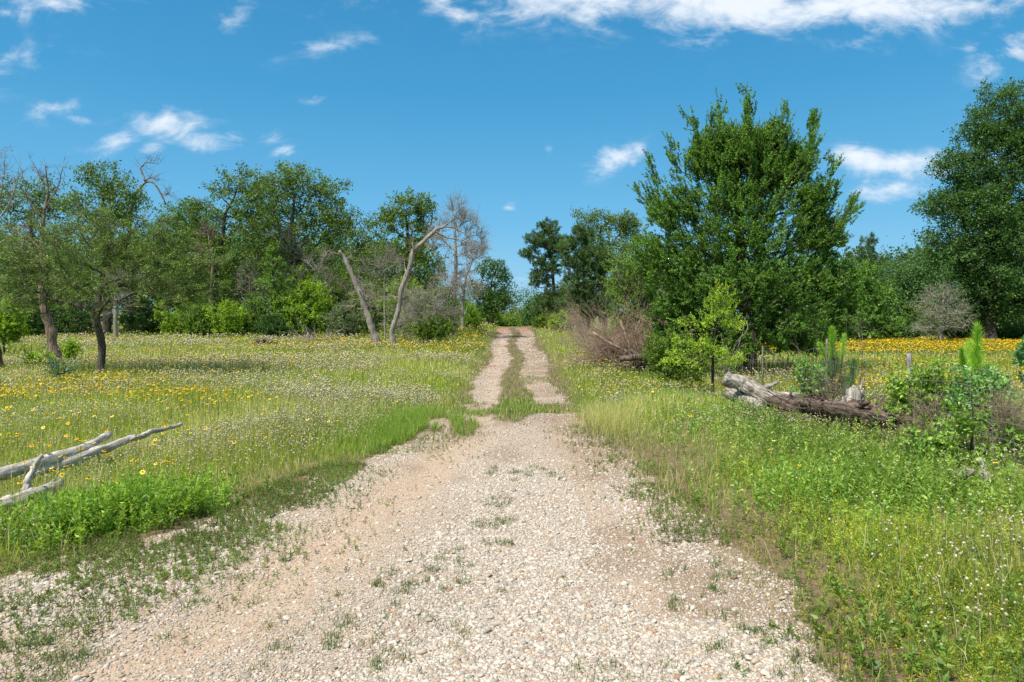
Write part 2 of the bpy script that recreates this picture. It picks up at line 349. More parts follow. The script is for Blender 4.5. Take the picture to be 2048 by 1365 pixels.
def stones(name, P, R, base, faces, label, jit=.17, flat=.62):
    n_ = len(P); protos = []
    for i in range(14):
        rg = np.random.default_rng(50 + i); d_ = rg.normal(size=(7, 3)); d_ /= np.linalg.norm(d_, axis=1)[:, None]
        w = np.minimum(1.0, 1.0 / np.maximum((base @ d_.T) / rg.uniform(.55, .95, 7), .5).max(axis=1)) if False else 1 + jit * np.sin(base @ d_.T * 2.3 + rg.uniform(0, 6, 7)).sum(1) / 2.2
        # chop by random planes for angular shoulders
        v = base * w[:, None]
        for _ in range(6):
            nrm = rg.normal(size=3); nrm /= np.linalg.norm(nrm); h = rg.uniform(.5, .8); dd = v @ nrm - h; v = v - np.outer(np.maximum(dd, 0), nrm)
        v = v * np.array([rg.uniform(.85, 1.3), rg.uniform(.7, 1), rg.uniform(.38, .62)]); protos.append(v)
    protos = np.array(protos)
    v = protos[rng.integers(0, 14, n_)] * R[:, None, None]
    v = rotx(v, rng.normal(0, .35, n_)[:, None]); v = rotz(v, rng.uniform(0, 6.28, n_)[:, None]); v = v + P[:, None, :]
    f = faces[None] + (np.arange(n_) * len(base))[:, None, None]
    tone = rng.uniform(0, 1, n_)
    c = np.where(tone[:, None] < .58, np.array([.53,.475,.405]), np.where(tone[:, None] < .8, np.array([.43,.35,.26]), np.where(tone[:, None] < .96, np.array([.35,.315,.27]), np.array([.38,.25,.175]))))
    c = c * rng.uniform(.72, 1.12, n_)[:, None]
    o_ = mesh(name, v.reshape(-1, 3), f.reshape(-1, 3), M_STONE, col=np.repeat(np.clip(c, 0, .8), len(faces), 0), smooth=False)
    return tag(o_, label, kind='stuff')
def scatter(n_, y0, y1, spread=.82, pad=1.5, power=1.0):
    """random ground points, areal density falling with distance"""
    if power == 1.0: Y = y0 * (y1 / y0) ** rng.random(n_)
    else: Y = y0 + (y1 - y0) * rng.random(n_) ** power
    X = rng.uniform(-1, 1, n_) * (spread * Y + pad); return X, Y
def coarse(x, y):
    xl, xr = edges(y); r_ = rut(x, y)
    near = 1 - ss(6.5, 9.5, y + (fbm(x, y, 1.0, 2, 2) - .5) * 4)
    bw = np.interp(y, [3, 5, 7, 9], [2.0, 1.5, .9, .6]); berm = 1 - ss(.35 * bw, bw, x - xl)
    right = ss(-1.3, -.5, x - np.interp(y, [3, 8], [.0, .4])) * near
    return np.clip(np.maximum(right, berm * (y < 10)) * (1 - .85 * ss(.25, .75, r_ * (x < .3))) * (1 - .7 * ss(.5, .8, r_ * (x > .3)) * ss(4.2, 6, y)), 0, 1)
X, Y = scatter(400000, 2.9, 12.5, .55, 1.2, 1.25)
pm = coarse(X, Y) * ss(.25, .6, inroad(X, Y) + (fbm(X, Y, 3, 2, 4) - .5) * .5) * (.22 + .95 * ss(.28, .55, fbm(X, Y, 1.1, 3, 31))) * (1 - .75 * soil(X, Y))
pm = pm + .10 * (inroad(X, Y) > .5)
k_ = rng.random(len(X)) < pm * .95; X, Y = X[k_], Y[k_]
R = np.clip(rng.lognormal(math.log(.0106), .38, len(X)), .005, .028)
stones('coarse_gravel', np.stack([X, Y, tz(X, Y) + R * .02], -1), R, IV2 if len(X) < 0 else IV, IF, 'loose pale limestone pebbles lying on the near track')
big_ = rng.random(len(X)) < .006; XB, YB = X[big_], Y[big_]; RB = rng.uniform(.02, .032, len(XB))
stones('large_gravel', np.stack([XB + .01, YB, tz(XB, YB) + RB * .22], -1), RB, IV2, IF2, 'larger rounded stones scattered over the pebbles of the track')
X, Y = scatter(320000, 2.9, 58, .4, 1.2); k_ = rng.random(len(X)) < inroad(X, Y) * (1.0 - .6 * rut(X, Y)); X, Y = X[k_], Y[k_]
R = np.clip(rng.lognormal(math.log(.0072), .38, len(X)), .003, .015) * np.clip(Y / 7, 1, 5)
OV = np.array([[1,0,0],[-1,0,0],[0,1,0],[0,-1,0],[0,0,1],[0,0,-1]], float); OF = np.array([[0,2,4],[2,1,4],[1,3,4],[3,0,4],[2,0,5],[1,2,5],[3,1,5],[0,3,5]])
stones('fine_gravel', np.stack([X, Y, tz(X, Y) + R * .15], -1), R, OV, OF, 'fine crushed stone covering the sandy wheel tracks')

# ------------------------------------------------------------------ grass and flowers
def blades(name, X, Y, H, Wd, col, label, lean=.35, mat=None, z0=None, segs=2, kind='stuff', curve=.5):
    n_ = len(X); a = rng.uniform(0, 6.283, n_); ln = np.abs(rng.normal(0, lean, n_)) * H; b = rng.uniform(0, 6.283, n_)
    z = tz(X, Y) if z0 is None else z0
    P0 = np.stack([X, Y, z - .01], -1); d = np.stack([np.cos(a), np.sin(a), a * 0], -1); s = np.stack([np.cos(b), np.sin(b), b * 0], -1) * (Wd / 2)[:, None]
    P1 = P0 + d * (ln * .35)[:, None] + np.array([0, 0, 1]) * (H * .6)[:, None]
    P2 = P0 + d * ln[:, None] + np.array([0, 0, 1]) * (H * np.clip(1 - curve * (ln / H) ** 2, .3, 1))[:, None]
    v = np.stack([P0 - s, P0 + s, P1 + s * .75, P1 - s * .75, P2], 1)
    base = np.arange(n_)[:, None] * 5
    q = base + np.array([[0, 1, 2, 3]]); t3 = base + np.array([[3, 2, 4]])
    o_ = mesh(name, v.reshape(-1, 3), [q, t3], mat or M_GRASS, col=np.concatenate([col, col]))
    if label: tag(o_, label, kind=kind)
    return o_
LEAFG = 1.0
def pick(n_, pal, w):
    pal = np.array(pal) * LEAFG; c = pal[rng.choice(len(pal), n_, p=np.array(w) / sum(w))]; return c * rng.uniform(.7, 1.25, n_)[:, None]
G1, G2, G3, TAN, PALE, OLV = (.33,.42,.05), (.43,.50,.07), (.22,.32,.04), (.62,.54,.27), (.70,.65,.40), (.50,.49,.16)
def bushes_mask(x, y):  # lusher green patches
    return ss(.50, .66, fbm(x, y, .30, 3, 77))
def clearing(x, y):
    f = np.ones_like(x)
    for (cx_, cy_, sx_, sy_, a_) in [(-5.5,7.3,1.6,1.0,.62),(-5.0,8.6,.9,1.2,.6),(-4.5,6.0,.9,.7,.72),(-4.5,9.8,.8,1.2,.5),(5.3,13.0,1.3,3.2,.72),(5.0,10.2,1.0,1.6,.5),(5.5,16.5,1.1,2.2,.8)]:
        f = f * (1 - a_ * np.exp(-((x - cx_) / sx_) ** 2 - ((y - cy_) / sy_) ** 2))
    return f
# meadow
X, Y = scatter(420000, 3.0, 75, .84, 2.0)
k_ = (inroad(X, Y) < .35 + .1 * rng.random(len(X))); X, Y = X[k_], Y[k_]
xl, xr = edges(Y); off = np.maximum(xl - X, X - xr)
k_ = (off > .12) & (rng.random(len(X)) < .25 + .75 * ss(.15, .9, off - .5 * (X > 0) * (1 - ss(8, 11, Y)) * (.3 + fbm(X, Y, 1.4, 3, 71)))); X, Y, off = X[k_], Y[k_], off[k_]
lush = bushes_mask(X, Y)
H = rng.uniform(.14, .40, len(X)) * (.40 + .60 * ss(.15, 1.6, off)) * (.65 + .7 * fbm(X, Y, .5, 3, 12))
H = H * (1 - .8 * ss(-.2, .8, X) * (1 - ss(6, 13, Y)))
H = H * clearing(X, Y)
nr = (X > 0) * (1 - ss(8, 11, Y)); H = H * (1 - nr * .6 * (1 - ss(.2, 1.3, off)))
cg = pick(len(X), [G1, G2, G3], [4, 4, 2]); ct = pick(len(X), [TAN, PALE, OLV, G2], [3, 3, 2, 2])
dryf = np.clip(.28 + .62 * ss(.40, .62, fbm(X, Y, .45, 4, 40)) + .12 * ss(10, 25, Y) - .5 * lush, .04, .8)
col = np.where((rng.random(len(X)) < dryf)[:, None], ct, cg)
blades('meadow_grass', X, Y, H, np.maximum(.0035, .00085 * Y), col, 'meadow grass in green and straw on both sides of the track')
# low bright verge turf beside the track and on its centre strip
X, Y = scatter(150000, 3.2, 62, .3, 1.5); ir = inroad(X, Y); xl, xr = edges(Y); off = np.maximum(xl - X, X - xr)
k_ = (ir < .45) & (off < 1.1) & ((Y > 8.8) | (rng.random(len(X)) < .35)); X, Y, off = X[k_], Y[k_], off[k_]
cen = (off < 0)
mound = np.exp(-((X - .13) / .33) ** 2) * ss(11.3, 12.5, Y) * (1 - ss(16.5, 18, Y))
H = rng.uniform(.03, .10, len(X)) * np.where(cen, np.clip(1.5 - Y / 60, .6, 1.3), 1.2) + mound * rng.uniform(.04, .16, len(X))
blades('verge_turf', X, Y, H, np.maximum(.004, .0008 * Y), pick(len(X), [(.14,.25,.04), (.20,.30,.055), TAN, OLV], [5, 4, 1, 2]), 'short green turf edging the track and filling its centre strip', .6)
# lush verge clump on the left of the near gravel
cpt = gp(800, 860); X = cpt[0] + rng.normal(0, .5, 17000); Y = cpt[1] + rng.normal(0, 1.0, 17000); k_ = inroad(X, Y) < .3; X, Y = X[k_], Y[k_]
blades('lush_grass', X, Y, rng.uniform(.10, .24, len(X)), np.full(len(X), .007), pick(len(X), [(.20,.33,.05), (.28,.40,.07), (.40,.40,.14)], [3, 3, 1]), 'dense soft green grass spilling onto the left edge of the gravel', .6)
# tall straw grasses on the right
for (p_, q_, n_, sx_, sy_, nm) in ((1215, 850, 1800, .2, .7, 0), (1960, 1150, 1500, .45, .6, 0), (1720, 1200, 250, .5, .5, 0), (1400, 980, 600, .25, .4, 0), (60, 1040, 2500, .4, .5, 0)):
    c_ = gp(p_, q_); X = c_[0] + rng.normal(0, sx_, n_); Y = c_[1] + rng.normal(0, sy_, n_); k_ = (Y > 2.6); X, Y = X[k_], Y[k_]
    if nm == 0: nm = 1
    XX = X if 'TX' not in globals() else np.concatenate([TX, X]); YY = Y if 'TX' not in globals() else np.concatenate([TY, Y]); TX, TY = XX, YY
k_ = rng.random(len(TX)) < .35 + 1.2 * (fbm(TX, TY, 2.2, 3, 73) - .35) + .4 * (TY > 8); TX, TY = TX[k_], TY[k_]
blades('straw_grass', TX, TY, rng.uniform(.18, .44, len(TX)) * np.where((TX > 0) & (TY < 7), .75, 1), np.full(len(TX), .0035), pick(len(TX), [TAN, PALE, (.36,.36,.10), G2], [4, 3, 3, 3]), 'tall arching straw coloured grass in tufts beside the track', .55, curve=.55)

Y = rng.uniform(3, 14, 26000); a_, b_ = edges(Y); sd_ = rng.random(26000) < .5; X = np.where(sd_, a_ - np.abs(rng.normal(.2, 1.2, 26000)) + .25, b_ + np.abs(rng.normal(.2, 1.2, 26000)) - .25)
blades('dead_thatch', X, Y, rng.uniform(.03, .07, len(X)), np.full(len(X), .004), pick(len(X), [(.42,.33,.19), (.33,.25,.15), (.50,.43,.27)], [3, 2, 2]), 'flattened straw and dead stalks under the grass at both edges of the gravel', 2.2)
# leafy weeds: stems of short leaves
def leaves(P, D, Ln, Wd, roll=None):
    """kite leaves: P base points, D directions"""
    n_ = len(P); D = D / np.maximum(np.linalg.norm(D, axis=1), 1e-6)[:, None]
    r_ = rng.normal(size=(n_, 3)); s = np.cross(D, r_); s /= np.maximum(np.linalg.norm(s, axis=1), 1e-6)[:, None]
    up = np.cross(s, D)
    m_ = P + D * (Ln * .45)[:, None] - up * (Ln * .06)[:, None]
    v = np.stack([P, m_ + s * (Wd / 2)[:, None], P + D * Ln[:, None], m_ - s * (Wd / 2)[:, None]], 1)
    return v.reshape(-1, 3), np.arange(n_ * 4).reshape(n_, 4)
def weeds(name, X, Y, H, nl, Ln, pal, w, label):
    H = H * clearing(X, Y) ** .8 * (.45 + 1.1 * fbm(X, Y, 1.6, 3, 44)); n_ = len(X); z = tz(X, Y); T = np.tile(np.linspace(.15, 1, nl), n_); i = np.repeat(np.arange(n_), nl)
    le = rng.normal(0, .22, (n_, 2)); P = np.stack([X[i] + le[i, 0] * T * H[i], Y[i] + le[i, 1] * T * H[i], z[i] + T * H[i]], -1)
    a = rng.uniform(0, 6.28, len(i)); D = np.stack([np.cos(a), np.sin(a), rng.uniform(.0, 1.0, len(i)) + (T > .9) * 1.], -1)
    lg = Ln * rng.uniform(.6, 1.3, len(i)) * (1.1 - .4 * T); v, f = leaves(P, D, lg, lg * .34)
    s = np.array([.0022, 0, 0]); B = np.stack([X, Y, z - .01], -1); Tp = np.stack([X + le[:, 0] * H, Y + le[:, 1] * H, z + H], -1)
    vs = np.stack([B - s, B + s, Tp + s * .5, Tp - s * .5], 1).reshape(-1, 3); fs = np.arange(n_ * 4).reshape(n_, 4) + len(v)
    c0 = pick(n_, pal, w) * (.7 + .6 * fbm(X, Y, 1.1, 2, 45))[:, None]; col = np.concatenate([c0[i] * rng.uniform(.8, 1.2, len(i))[:, None], c0 * .8])
    return tag(mesh(name, np.concatenate([v, vs]), np.concatenate([f, fs]), M_LEAF, col=col), label, kind='stuff')
def around(spec):
    xs_, ys_ = [], []
    for (p_, q_, n_, sx_, sy_) in spec:
        c_ = gp(p_, q_); xs_.append(c_[0] + rng.normal(0, sx_, n_)); ys_.append(c_[1] + rng.normal(0, sy_, n_))
    X, Y = np.concatenate(xs_), np.concatenate(ys_); k_ = ((inroad(X, Y) < .4) | (spec[0][0] == 250)) & (Y > 2.5); return X[k_], Y[k_]
X, Y = around([(170,1050,380,.38,.22),(320,1020,360,.26,.25),(60,1075,160,.3,.2),(240,700,200,.6,1.0),(90,735,160,.5,1.0)])
weeds('feathery_weeds', X, Y, rng.uniform(.12, .34, len(X)), 26, .055, [(.24,.40,.045), (.34,.48,.06), (.15,.29,.035)], [4, 3, 2], 'bright lime green feathery weeds in front of the fallen branches')
X, Y = around([(1560,880,420,.5,.6),(1700,930,420,.5,.5),(1450,850,260,.5,.8),(1620,1000,260,.5,.4),(1850,1010,300,.5,.4),(1350,800,300,.5,1.6),(1250,760,200,.4,2.0),(1980,1000,160,.4,.4),(1900,1180,60,.7,.5),(1750,1250,30,.4,.3),(1980,1330,50,.4,.2)])
weeds('verge_weeds', X, Y, rng.uniform(.14, .40, len(X)) * np.where(Y < 5.5, .5, 1), 16, .055, [(.24,.38,.06), (.34,.46,.08), (.15,.27,.04)], [4, 4, 2], 'leafy bright green weeds between the fence and the track')
X, Y = around([(1640,1060,1500,.4,.4),(1760,1110,1500,.45,.4),(1490,960,900,.3,.4),(2000,1230,1300,.35,.4),(1680,1260,1100,.25,.25),(1900,1330,1200,.4,.25),(1780,1180,1300,.45,.35),(1600,950,900,.5,.4),(1900,1080,900,.5,.4)])
offc = X - edges(Y)[1]; k_ = rng.random(len(X)) < .25 + .75 * ss(.1, .9, offc - .5 * (fbm(X, Y, 1.5, 3, 72) - .3)); X, Y, offc = X[k_], Y[k_], offc[k_]
weeds('clover', X, Y, rng.uniform(.04, .12, len(X)) * (.35 + .65 * ss(0, .9, offc)), 9, .024, [(.46,.50,.045), (.30,.42,.05), (.55,.54,.06), (.18,.28,.045)], [3, 4, 2, 4], 'yellow green ground cover spreading over the right verge')
X, Y = around([(250,1100,900,.9,.4),(500,1010,300,.5,.4),(120,1120,400,.5,.3)])
X2 = rng.uniform(-3.6, -1.6, 500); Y2 = rng.uniform(4.2, 7.5, 500); Y3 = rng.uniform(3.0, 11, 1500); a3, b3 = edges(Y3); X3 = a3 + np.abs(rng.normal(0, .5, 1500)); Y4 = rng.uniform(3.0, 11, 1100); a4, b4 = edges(Y4); X4 = b4 - np.abs(rng.normal(0, .35, 1100))
Y5 = rng.uniform(3.0, 9, 5200); a5, b5 = edges(Y5); t5 = np.interp(Y5, [3, 3.4, 4.06, 5.9, 8.1, 9], [-2.4, -2.3, -2.05, -1.75, -1.6, -1.5]); X5 = a5 - .2 + (t5 + .1 - a5) * rng.random(5200) ** 1.3
Y6 = rng.uniform(2.8, 8.5, 2200); X6 = edges(Y6)[1] - rng.uniform(-.9, .55, 2200)
X, Y = np.concatenate([X, X2, X3, X4, X5, X6]), np.concatenate([Y, Y2, Y3, Y4, Y5, Y6]); k_ = fbm(X, Y, 1.8, 4, 88) > .47; X, Y = X[k_], Y[k_]
weeds('creeping_weeds', X, Y, rng.uniform(.015, .07, len(X)), 10, .024, [(.16,.24,.05), (.22,.30,.06), (.24,.19,.10)], [4, 3, 2], 'low creeping weeds growing through the stones of the left berm')
# tufts on the bare gravel
tx, ty = [], []
for (p_, q_, n_, s_) in [(985,1010,10,.12),(990,1050,14,.12),(1000,1092,8,.08),(880,1115,10,.15),(850,1160,14,.2),(830,1200,12,.2),(700,1250,12,.25),(870,1250,8,.2),(620,1270,8,.2),(1090,950,14,.22),(1000,950,8,.2),(1350,1215,3,.05),(1400,1160,8,.15),(1480,1150,12,.3),(1390,1060,10,.12),(1380,990,10,.25),(1500,1260,16,.25),(1590,1330,14,.2),(1230,1340,8,.15),(130,1330,10,.1),(90,1355,8,.1),(760,1330,3,.05),(330,1215,14,.25),(60,1290,6,.1),(380,1110,20,.4),(200,1180,20,.4),(560,1010,16,.4)]:
    c_ = gp(p_, q_); cx_ = c_[0] + rng.normal(0, s_, n_); cy_ = c_[1] + rng.normal(0, s_ * .8, n_)
    for a_, b_ in zip(cx_, cy_):
        m_ = rng.integers(14, 46); r_ = rng.uniform(.015, .04); tx.append(a_ + rng.normal(0, r_, m_)); ty.append(b_ + rng.normal(0, r_, m_))
X, Y = np.concatenate(tx), np.concatenate(ty)
blades('gravel_tufts', X, Y, rng.uniform(.02, .075, len(X)), np.full(len(X), .0035), pick(len(X), [(.07,.15,.03), (.11,.20,.04), (.22,.19,.09)], [4, 3, 2]), 'small tufts of grass sprouting through the stones of the track', .9)

# flowers
def petals(name, X, Y, Hh, R, pal, w, label, ctr=None):
    """daisy-like heads: ring of kite petals and a dark cone"""
    n_ = len(X); z = tz(X, Y) + Hh; npt = 7; i = np.repeat(np.arange(n_), npt); a = np.tile(np.arange(npt) * 6.283 / npt, n_) + rng.uniform(0, 6, n_)[i]
    tilt = rng.normal(0, .45, (n_, 2)); D = np.stack([np.cos(a), np.sin(a), np.cos(a) * tilt[i, 0] + np.sin(a) * tilt[i, 1] - .15], -1)
    C = np.stack([X, Y, z], -1); D /= np.linalg.norm(D, axis=1)[:, None]
    s = np.stack([-np.sin(a), np.cos(a), -np.sin(a) * tilt[i, 0] + np.cos(a) * tilt[i, 1]], -1); Rr = R[i][:, None]
    v = np.stack([C[i], C[i] + D * Rr * .6 + s * Rr * .33, C[i] + D * Rr, C[i] + D * Rr * .6 - s * Rr * .33], 1).reshape(-1, 3)
    f = np.arange(len(i) * 4).reshape(-1, 4); col = pick(n_, pal, w)[i]; F_ = [f]; Vv = [v]; cols = [col]; off_ = len(v)
    if ctr is not None:
        kv = OV * np.array([1, 1, .9]); cv = C[:, None] + np.array([0, 0, 1]) * (R * .12)[:, None, None] + kv[None] * (R * .34)[:, None, None]
        Vv.append(cv.reshape(-1, 3)); F_.append((OF[None] + (np.arange(n_) * 6)[:, None, None]).reshape(-1, 3) + off_); cols.append(np.tile(ctr, (n_ * 8, 1))); off_ += n_ * 6
    # stems
    sw = np.stack([np.maximum(.0015, Y * .00018), Y * 0, Y * 0], -1); B = np.stack([X, Y, z - Hh], -1)
    sv = np.stack([B - sw, B + sw, C + sw, C - sw], 1).reshape(-1, 3); Vv.append(sv); F_.append(np.arange(n_ * 4).reshape(-1, 4) + off_); cols.append(np.tile((.12,.2,.05), (n_, 1)))
    return mesh(name, np.concatenate(Vv), F_, M_PETAL, col=np.concatenate(cols))
def yellow_density(x, y):
    d_ = .03 + .035 * (x < 0) * ss(12, 20, y) + .45 * ss(.56, .68, fbm(x, y, .42, 3, 91)) * ss(9, 13, y) * (x < 0) + .25 * ss(.55, .7, fbm(x, y, .5, 3, 92)) * (x > 0) * ss(11, 15, y)
    for (p_, q_, sx_, sy_, a_) in [(200,765,150,16,.8),(330,790,110,18,.5),(420,800,70,14,.45),(400,720,260,14,.5),(690,685,160,7,.9),(880,690,90,5,2.6),(945,665,25,6,1.5),(60,790,80,25,.5),(1230,760,50,18,.5),(1200,720,45,14,.6)]:
        c_ = gp(p_, q_, .3); wy = sy_ / F * c_[1] ** 2 / CAMH; wx = sx_ / F * c_[1]
        d_ = d_ + a_ * np.exp(-((x - c_[0]) / wx) ** 2 - ((y - c_[1]) / wy) ** 2)
    d_ = d_ + 1.7 * ss(28, 31, y) * (1 - ss(45, 48, y)) * ss(11, 14, x) * (.35 + ss(.4, .55, fbm(x, y, .25, 3, 61))) * (1 - .85 * ss(2.2, 1.5, np.abs(y - 44.0) ))
    d_ = d_ + .5 * ss(11, 15, y) * (1 - ss(24, 28, y)) * ss(6.5, 8, x)
    d_ = d_ * (1 - .93 * (x > 0) * (1 - ss(10, 13, y)))
    return d_ * (1 - .9 * ss(1.2, 0, np.maximum(edges(y)[0] - x, x - edges(y)[1])) )
X, Y = scatter(110000, 5.5, 60, .82, 1.0); XA = rng.uniform(10, 48, 26000); YA = rng.uniform(30, 43, 26000); kk = fbm(XA, YA, .2, 3, 66) > .34; X, Y = np.concatenate([X, XA[kk]]), np.concatenate([Y, YA[kk]]); k_ = (rng.random(len(X)) < yellow_density(X, Y)) & (inroad(X, Y) < .1); X, Y = X[k_], Y[k_]
o = petals('yellow_wildflowers', X, Y, rng.uniform(.30, .46, len(X)), np.maximum(.022, .00105 * Y) * rng.uniform(.75, 1.2, len(X)), [(.80,.55,.03), (.76,.46,.02), (.80,.64,.10)], [5, 2, 3], None, (.06,.02,.01))
tag(o, 'yellow coneflowers with dark centres spread through the meadow', kind='stuff')
# white fluffy heads
X, Y = scatter(240000, 3.2, 62, .82, 1.2)
xl, xr = edges(Y); off = np.maximum(xl - X, X - xr)
pw = clearing(X, Y) ** 1.5 * (.08 + .9 * ss(.36, .66, fbm(X, Y, .35, 4, 15))) * ss(.25, .9, off) * np.where(X > 0, .16 + .4 * ss(6, 12, Y), 1) * (1 - .8 * ss(12, 14, Y) * ss(9, 11, X)) * (1 - .75 * bushes_mask(X, Y)) * (1 - .55 * ss(30, 45, Y))
k_ = (rng.random(len(X)) < pw) & ((X < 0) | (Y > 6) | (rng.random(len(X)) < .5)); X, Y = X[k_], Y[k_]
R = np.maximum(.0085, .00098 * Y) * rng.uniform(.6, 1.2, len(X)); Hh = rng.uniform(.18, .42, len(X)) * clearing(X, Y) * (.55 + .45 * ss(.3, 1.5, np.maximum(edges(Y)[0] - X, X - edges(Y)[1])))
C = np.stack([X, Y, tz(X, Y) + Hh], -1); v = (C[:, None] + IV[None] * R[:, None, None] * rng.uniform(.7, 1.25, (len(X), 12))[:, :, None]).reshape(-1, 3)
f = (IF[None] + (np.arange(len(X)) * 12)[:, None, None]).reshape(-1, 3)
c_ = np.repeat(pick(len(X), [(.60,.56,.44), (.56,.50,.36), (.56,.50,.44)], [4, 2, 1]), 20, 0)
sw = np.stack([np.maximum(.001, Y * .00012), Y * 0, Y * 0], -1); B = C - np.array([0, 0, 1]) * Hh[:, None]
sv = np.stack([B - sw, B + sw, C + sw, C - sw], 1).reshape(-1, 3)
o = mesh('white_wildflowers', np.concatenate([v, sv]), [f, np.arange(len(X) * 4).reshape(-1, 4) + len(v)], M_PETAL, col=np.concatenate([np.clip(c_, 0, .8), np.tile((.2,.2,.09), (len(X), 1))]))
tag(o, 'round off-white seed heads and small white flowers over the meadow', kind='stuff')
# the few near coneflowers one can count
LF = ['larger yellow coneflower with maroon ring above the grey fallen branch', 'smaller yellow coneflower just left of the larger one above the fallen branch', 'yellow coneflower standing in front of the grey branch beside the upright stub',
      'pale orange coneflower right of the upright stub in front of the branch', 'yellow coneflower between the two far fallen branches']
for (p_, q_, r_), lb in zip([(79,884,.034), (64,892,.026), (110,941,.028), (132,933,.022), (154,878,.02)], LF):
    c_ = gp(p_, q_, .42); ob = petals('coneflower', np.array([c_[0]]), np.array([c_[1]]), np.array([.42]), np.array([r_]), [(.85,.46,.01)], [1], None, (.09,.015,.008))
    tag(ob, lb, 'flower', 'coneflowers near the fallen branches')

# ------------------------------------------------------------------ sticks, tubes
def frusta(P0, P1, R0, R1, k=4):
    n_ = len(P0); d = P1 - P0; ln = np.maximum(np.linalg.norm(d, axis=1), 1e-6); d = d / ln[:, None]
    ref = np.where(np.abs(d[:, 2:3]) < .9, np.array([[0., 0, 1]]), np.array([[1., 0, 0]])); a = np.cross(d, ref); a /= np.linalg.norm(a, axis=1)[:, None]; b = np.cross(d, a)
    th = np.arange(k) * 2 * math.pi / k; ring = a[:, None] * np.cos(th)[None, :, None] + b[:, None] * np.sin(th)[None, :, None]
    e = (R0 * .25)[:, None]
    v = np.concatenate([(P0 - d * e)[:, None] + ring * R0[:, None, None], (P1 + d * e * .5)[:, None] + ring * R1[:, None, None]], 1).reshape(-1, 3)
    j = np.arange(k); j2 = (j + 1) % k; f = np.stack([j, j2, j2 + k, j + k], -1)[None] + (np.arange(n_) * 2 * k)[:, None, None]
    return v, f.reshape(-1, 4)
def tube(P, R, k=10, rough=.0, seed=0, cap=True, ridges=0.0):
    P = np.array(P, float); R = np.array(R, float); n_ = len(P); rg = np.random.default_rng(seed)
    T = np.gradient(P, axis=0); T /= np.linalg.norm(T, axis=1)[:, None]; a = np.cross(T[0], [0.3, 0.2, 1.0]); a /= np.linalg.norm(a); rings = []
    rd = rg.normal(0, 1, k)
    for i in range(n_):
        a = a - T[i] * (a @ T[i]); a /= np.linalg.norm(a); b = np.cross(T[i], a); th = np.arange(k) * 2 * math.pi / k
        rr_ = R[i] * (1 + rough * rg.normal(0, 1, k) + ridges * rd); rings.append(P[i] + np.outer(np.cos(th) * rr_, a) + np.outer(np.sin(th) * rr_, b))
    v = np.concatenate(rings); j = np.arange(k); j2 = (j + 1) % k
    f = np.concatenate([np.stack([j + i * k, j2 + i * k, j2 + (i + 1) * k, j + (i + 1) * k], -1) for i in range(n_ - 1)]); F_ = [f]
    if cap:
        v = np.concatenate([v, [P[0] - T[0] * R[0] * .15], [P[-1] + T[-1] * R[-1] * .15]]); F_.append(np.concatenate([np.stack([j2, j, np.full(k, n_ * k)], -1), np.stack([j + (n_ - 1) * k, j2 + (n_ - 1) * k, np.full(k, n_ * k + 1)], -1)]))
    return v, F_
def joinm(parts):
    V_, F_ = [], []; o_ = 0
    for v, f in parts:
        for q in (f if isinstance(f, list) else [f]): F_.append(q + o_)
        V_.append(v); o_ += len(v)
    d = {}
    for q in F_: d.setdefault(q.shape[1], []).append(q)
    return np.concatenate(V_), [np.concatenate(x_) for x_ in d.values()]
def resample(P, R, n_, wob=0.0, seed=0):
    P = np.array(P, float); R = np.array(R, float); s = np.concatenate([[0], np.cumsum(np.linalg.norm(np.diff(P, axis=0), axis=1))]); t_ = np.linspace(0, s[-1], n_)
    rg = np.random.default_rng(seed); Q = np.stack([np.interp(t_, s, P[:, i]) for i in range(3)], -1)
    if len(P) > 2:
        for _ in range(2): Q[1:-1] = (Q[:-2] + 2 * Q[1:-1] + Q[2:]) / 4
    w = rg.normal(0, wob, (n_, 3)); w[0] = 0
    for _ in range(2): w[1:-1] = (w[:-2] + 2 * w[1:-1] + w[2:]) / 4
    return Q + w, np.interp(t_, s, R)

# ------------------------------------------------------------------ trees
def skeleton(trunk, targets, step, rg, wob=.12, up=.0):
    """grow branches from the trunk to every target; returns nodes, parents"""
    cap_ = len(trunk) + len(targets) * 24 + 10
    N_ = np.zeros((cap_, 3)); par = np.full(cap_, -1); n_ = len(trunk); N_[:n_] = trunk; par[1:n_] = np.arange(n_ - 1)
    dt = np.sqrt(((targets[:, None] - trunk[None, ::2]) ** 2).sum(-1)).min(1); root = trunk[0]
    depth = np.zeros(cap_); depth[:n_] = np.concatenate([[0], np.cumsum(np.linalg.norm(np.diff(trunk, axis=0), axis=1))])
    ends = []
    lowz = trunk[0][2] + LOWF[0] * (trunk[-1][2] - trunk[0][2])
    for i in np.argsort(dt):
        T = targets[i]; d = np.linalg.norm(N_[:n_] - T, axis=1)
        cost = d + .18 * depth[:n_] + 3.0 * np.maximum(0, N_[:n_, 2] - T[2] - .15 * d) / (1 + d) * .4 + (N_[:n_, 2] < lowz) * 5
        j = int(np.argmin(cost)); L_ = d[j]; m_ = int(np.clip(L_ / step, 1, 22)); A = N_[j].copy(); off_ = rg.normal(0, wob * L_ * .35, 3); prev = j
        for q in range(1, m_ + 1):
            t_ = q / m_; bow = math.sin(math.pi * t_); p_ = A + (T - A) * t_ + off_ * bow + np.array([0, 0, up * L_ * bow]) + rg.normal(0, wob * step * .5, 3) * (t_ < 1)
            N_[n_] = p_; par[n_] = prev; depth[n_] = depth[prev] + np.linalg.norm(p_ - N_[prev]); prev = n_; n_ += 1
        ends.append((i, prev))
    return N_[:n_], par[:n_], ends
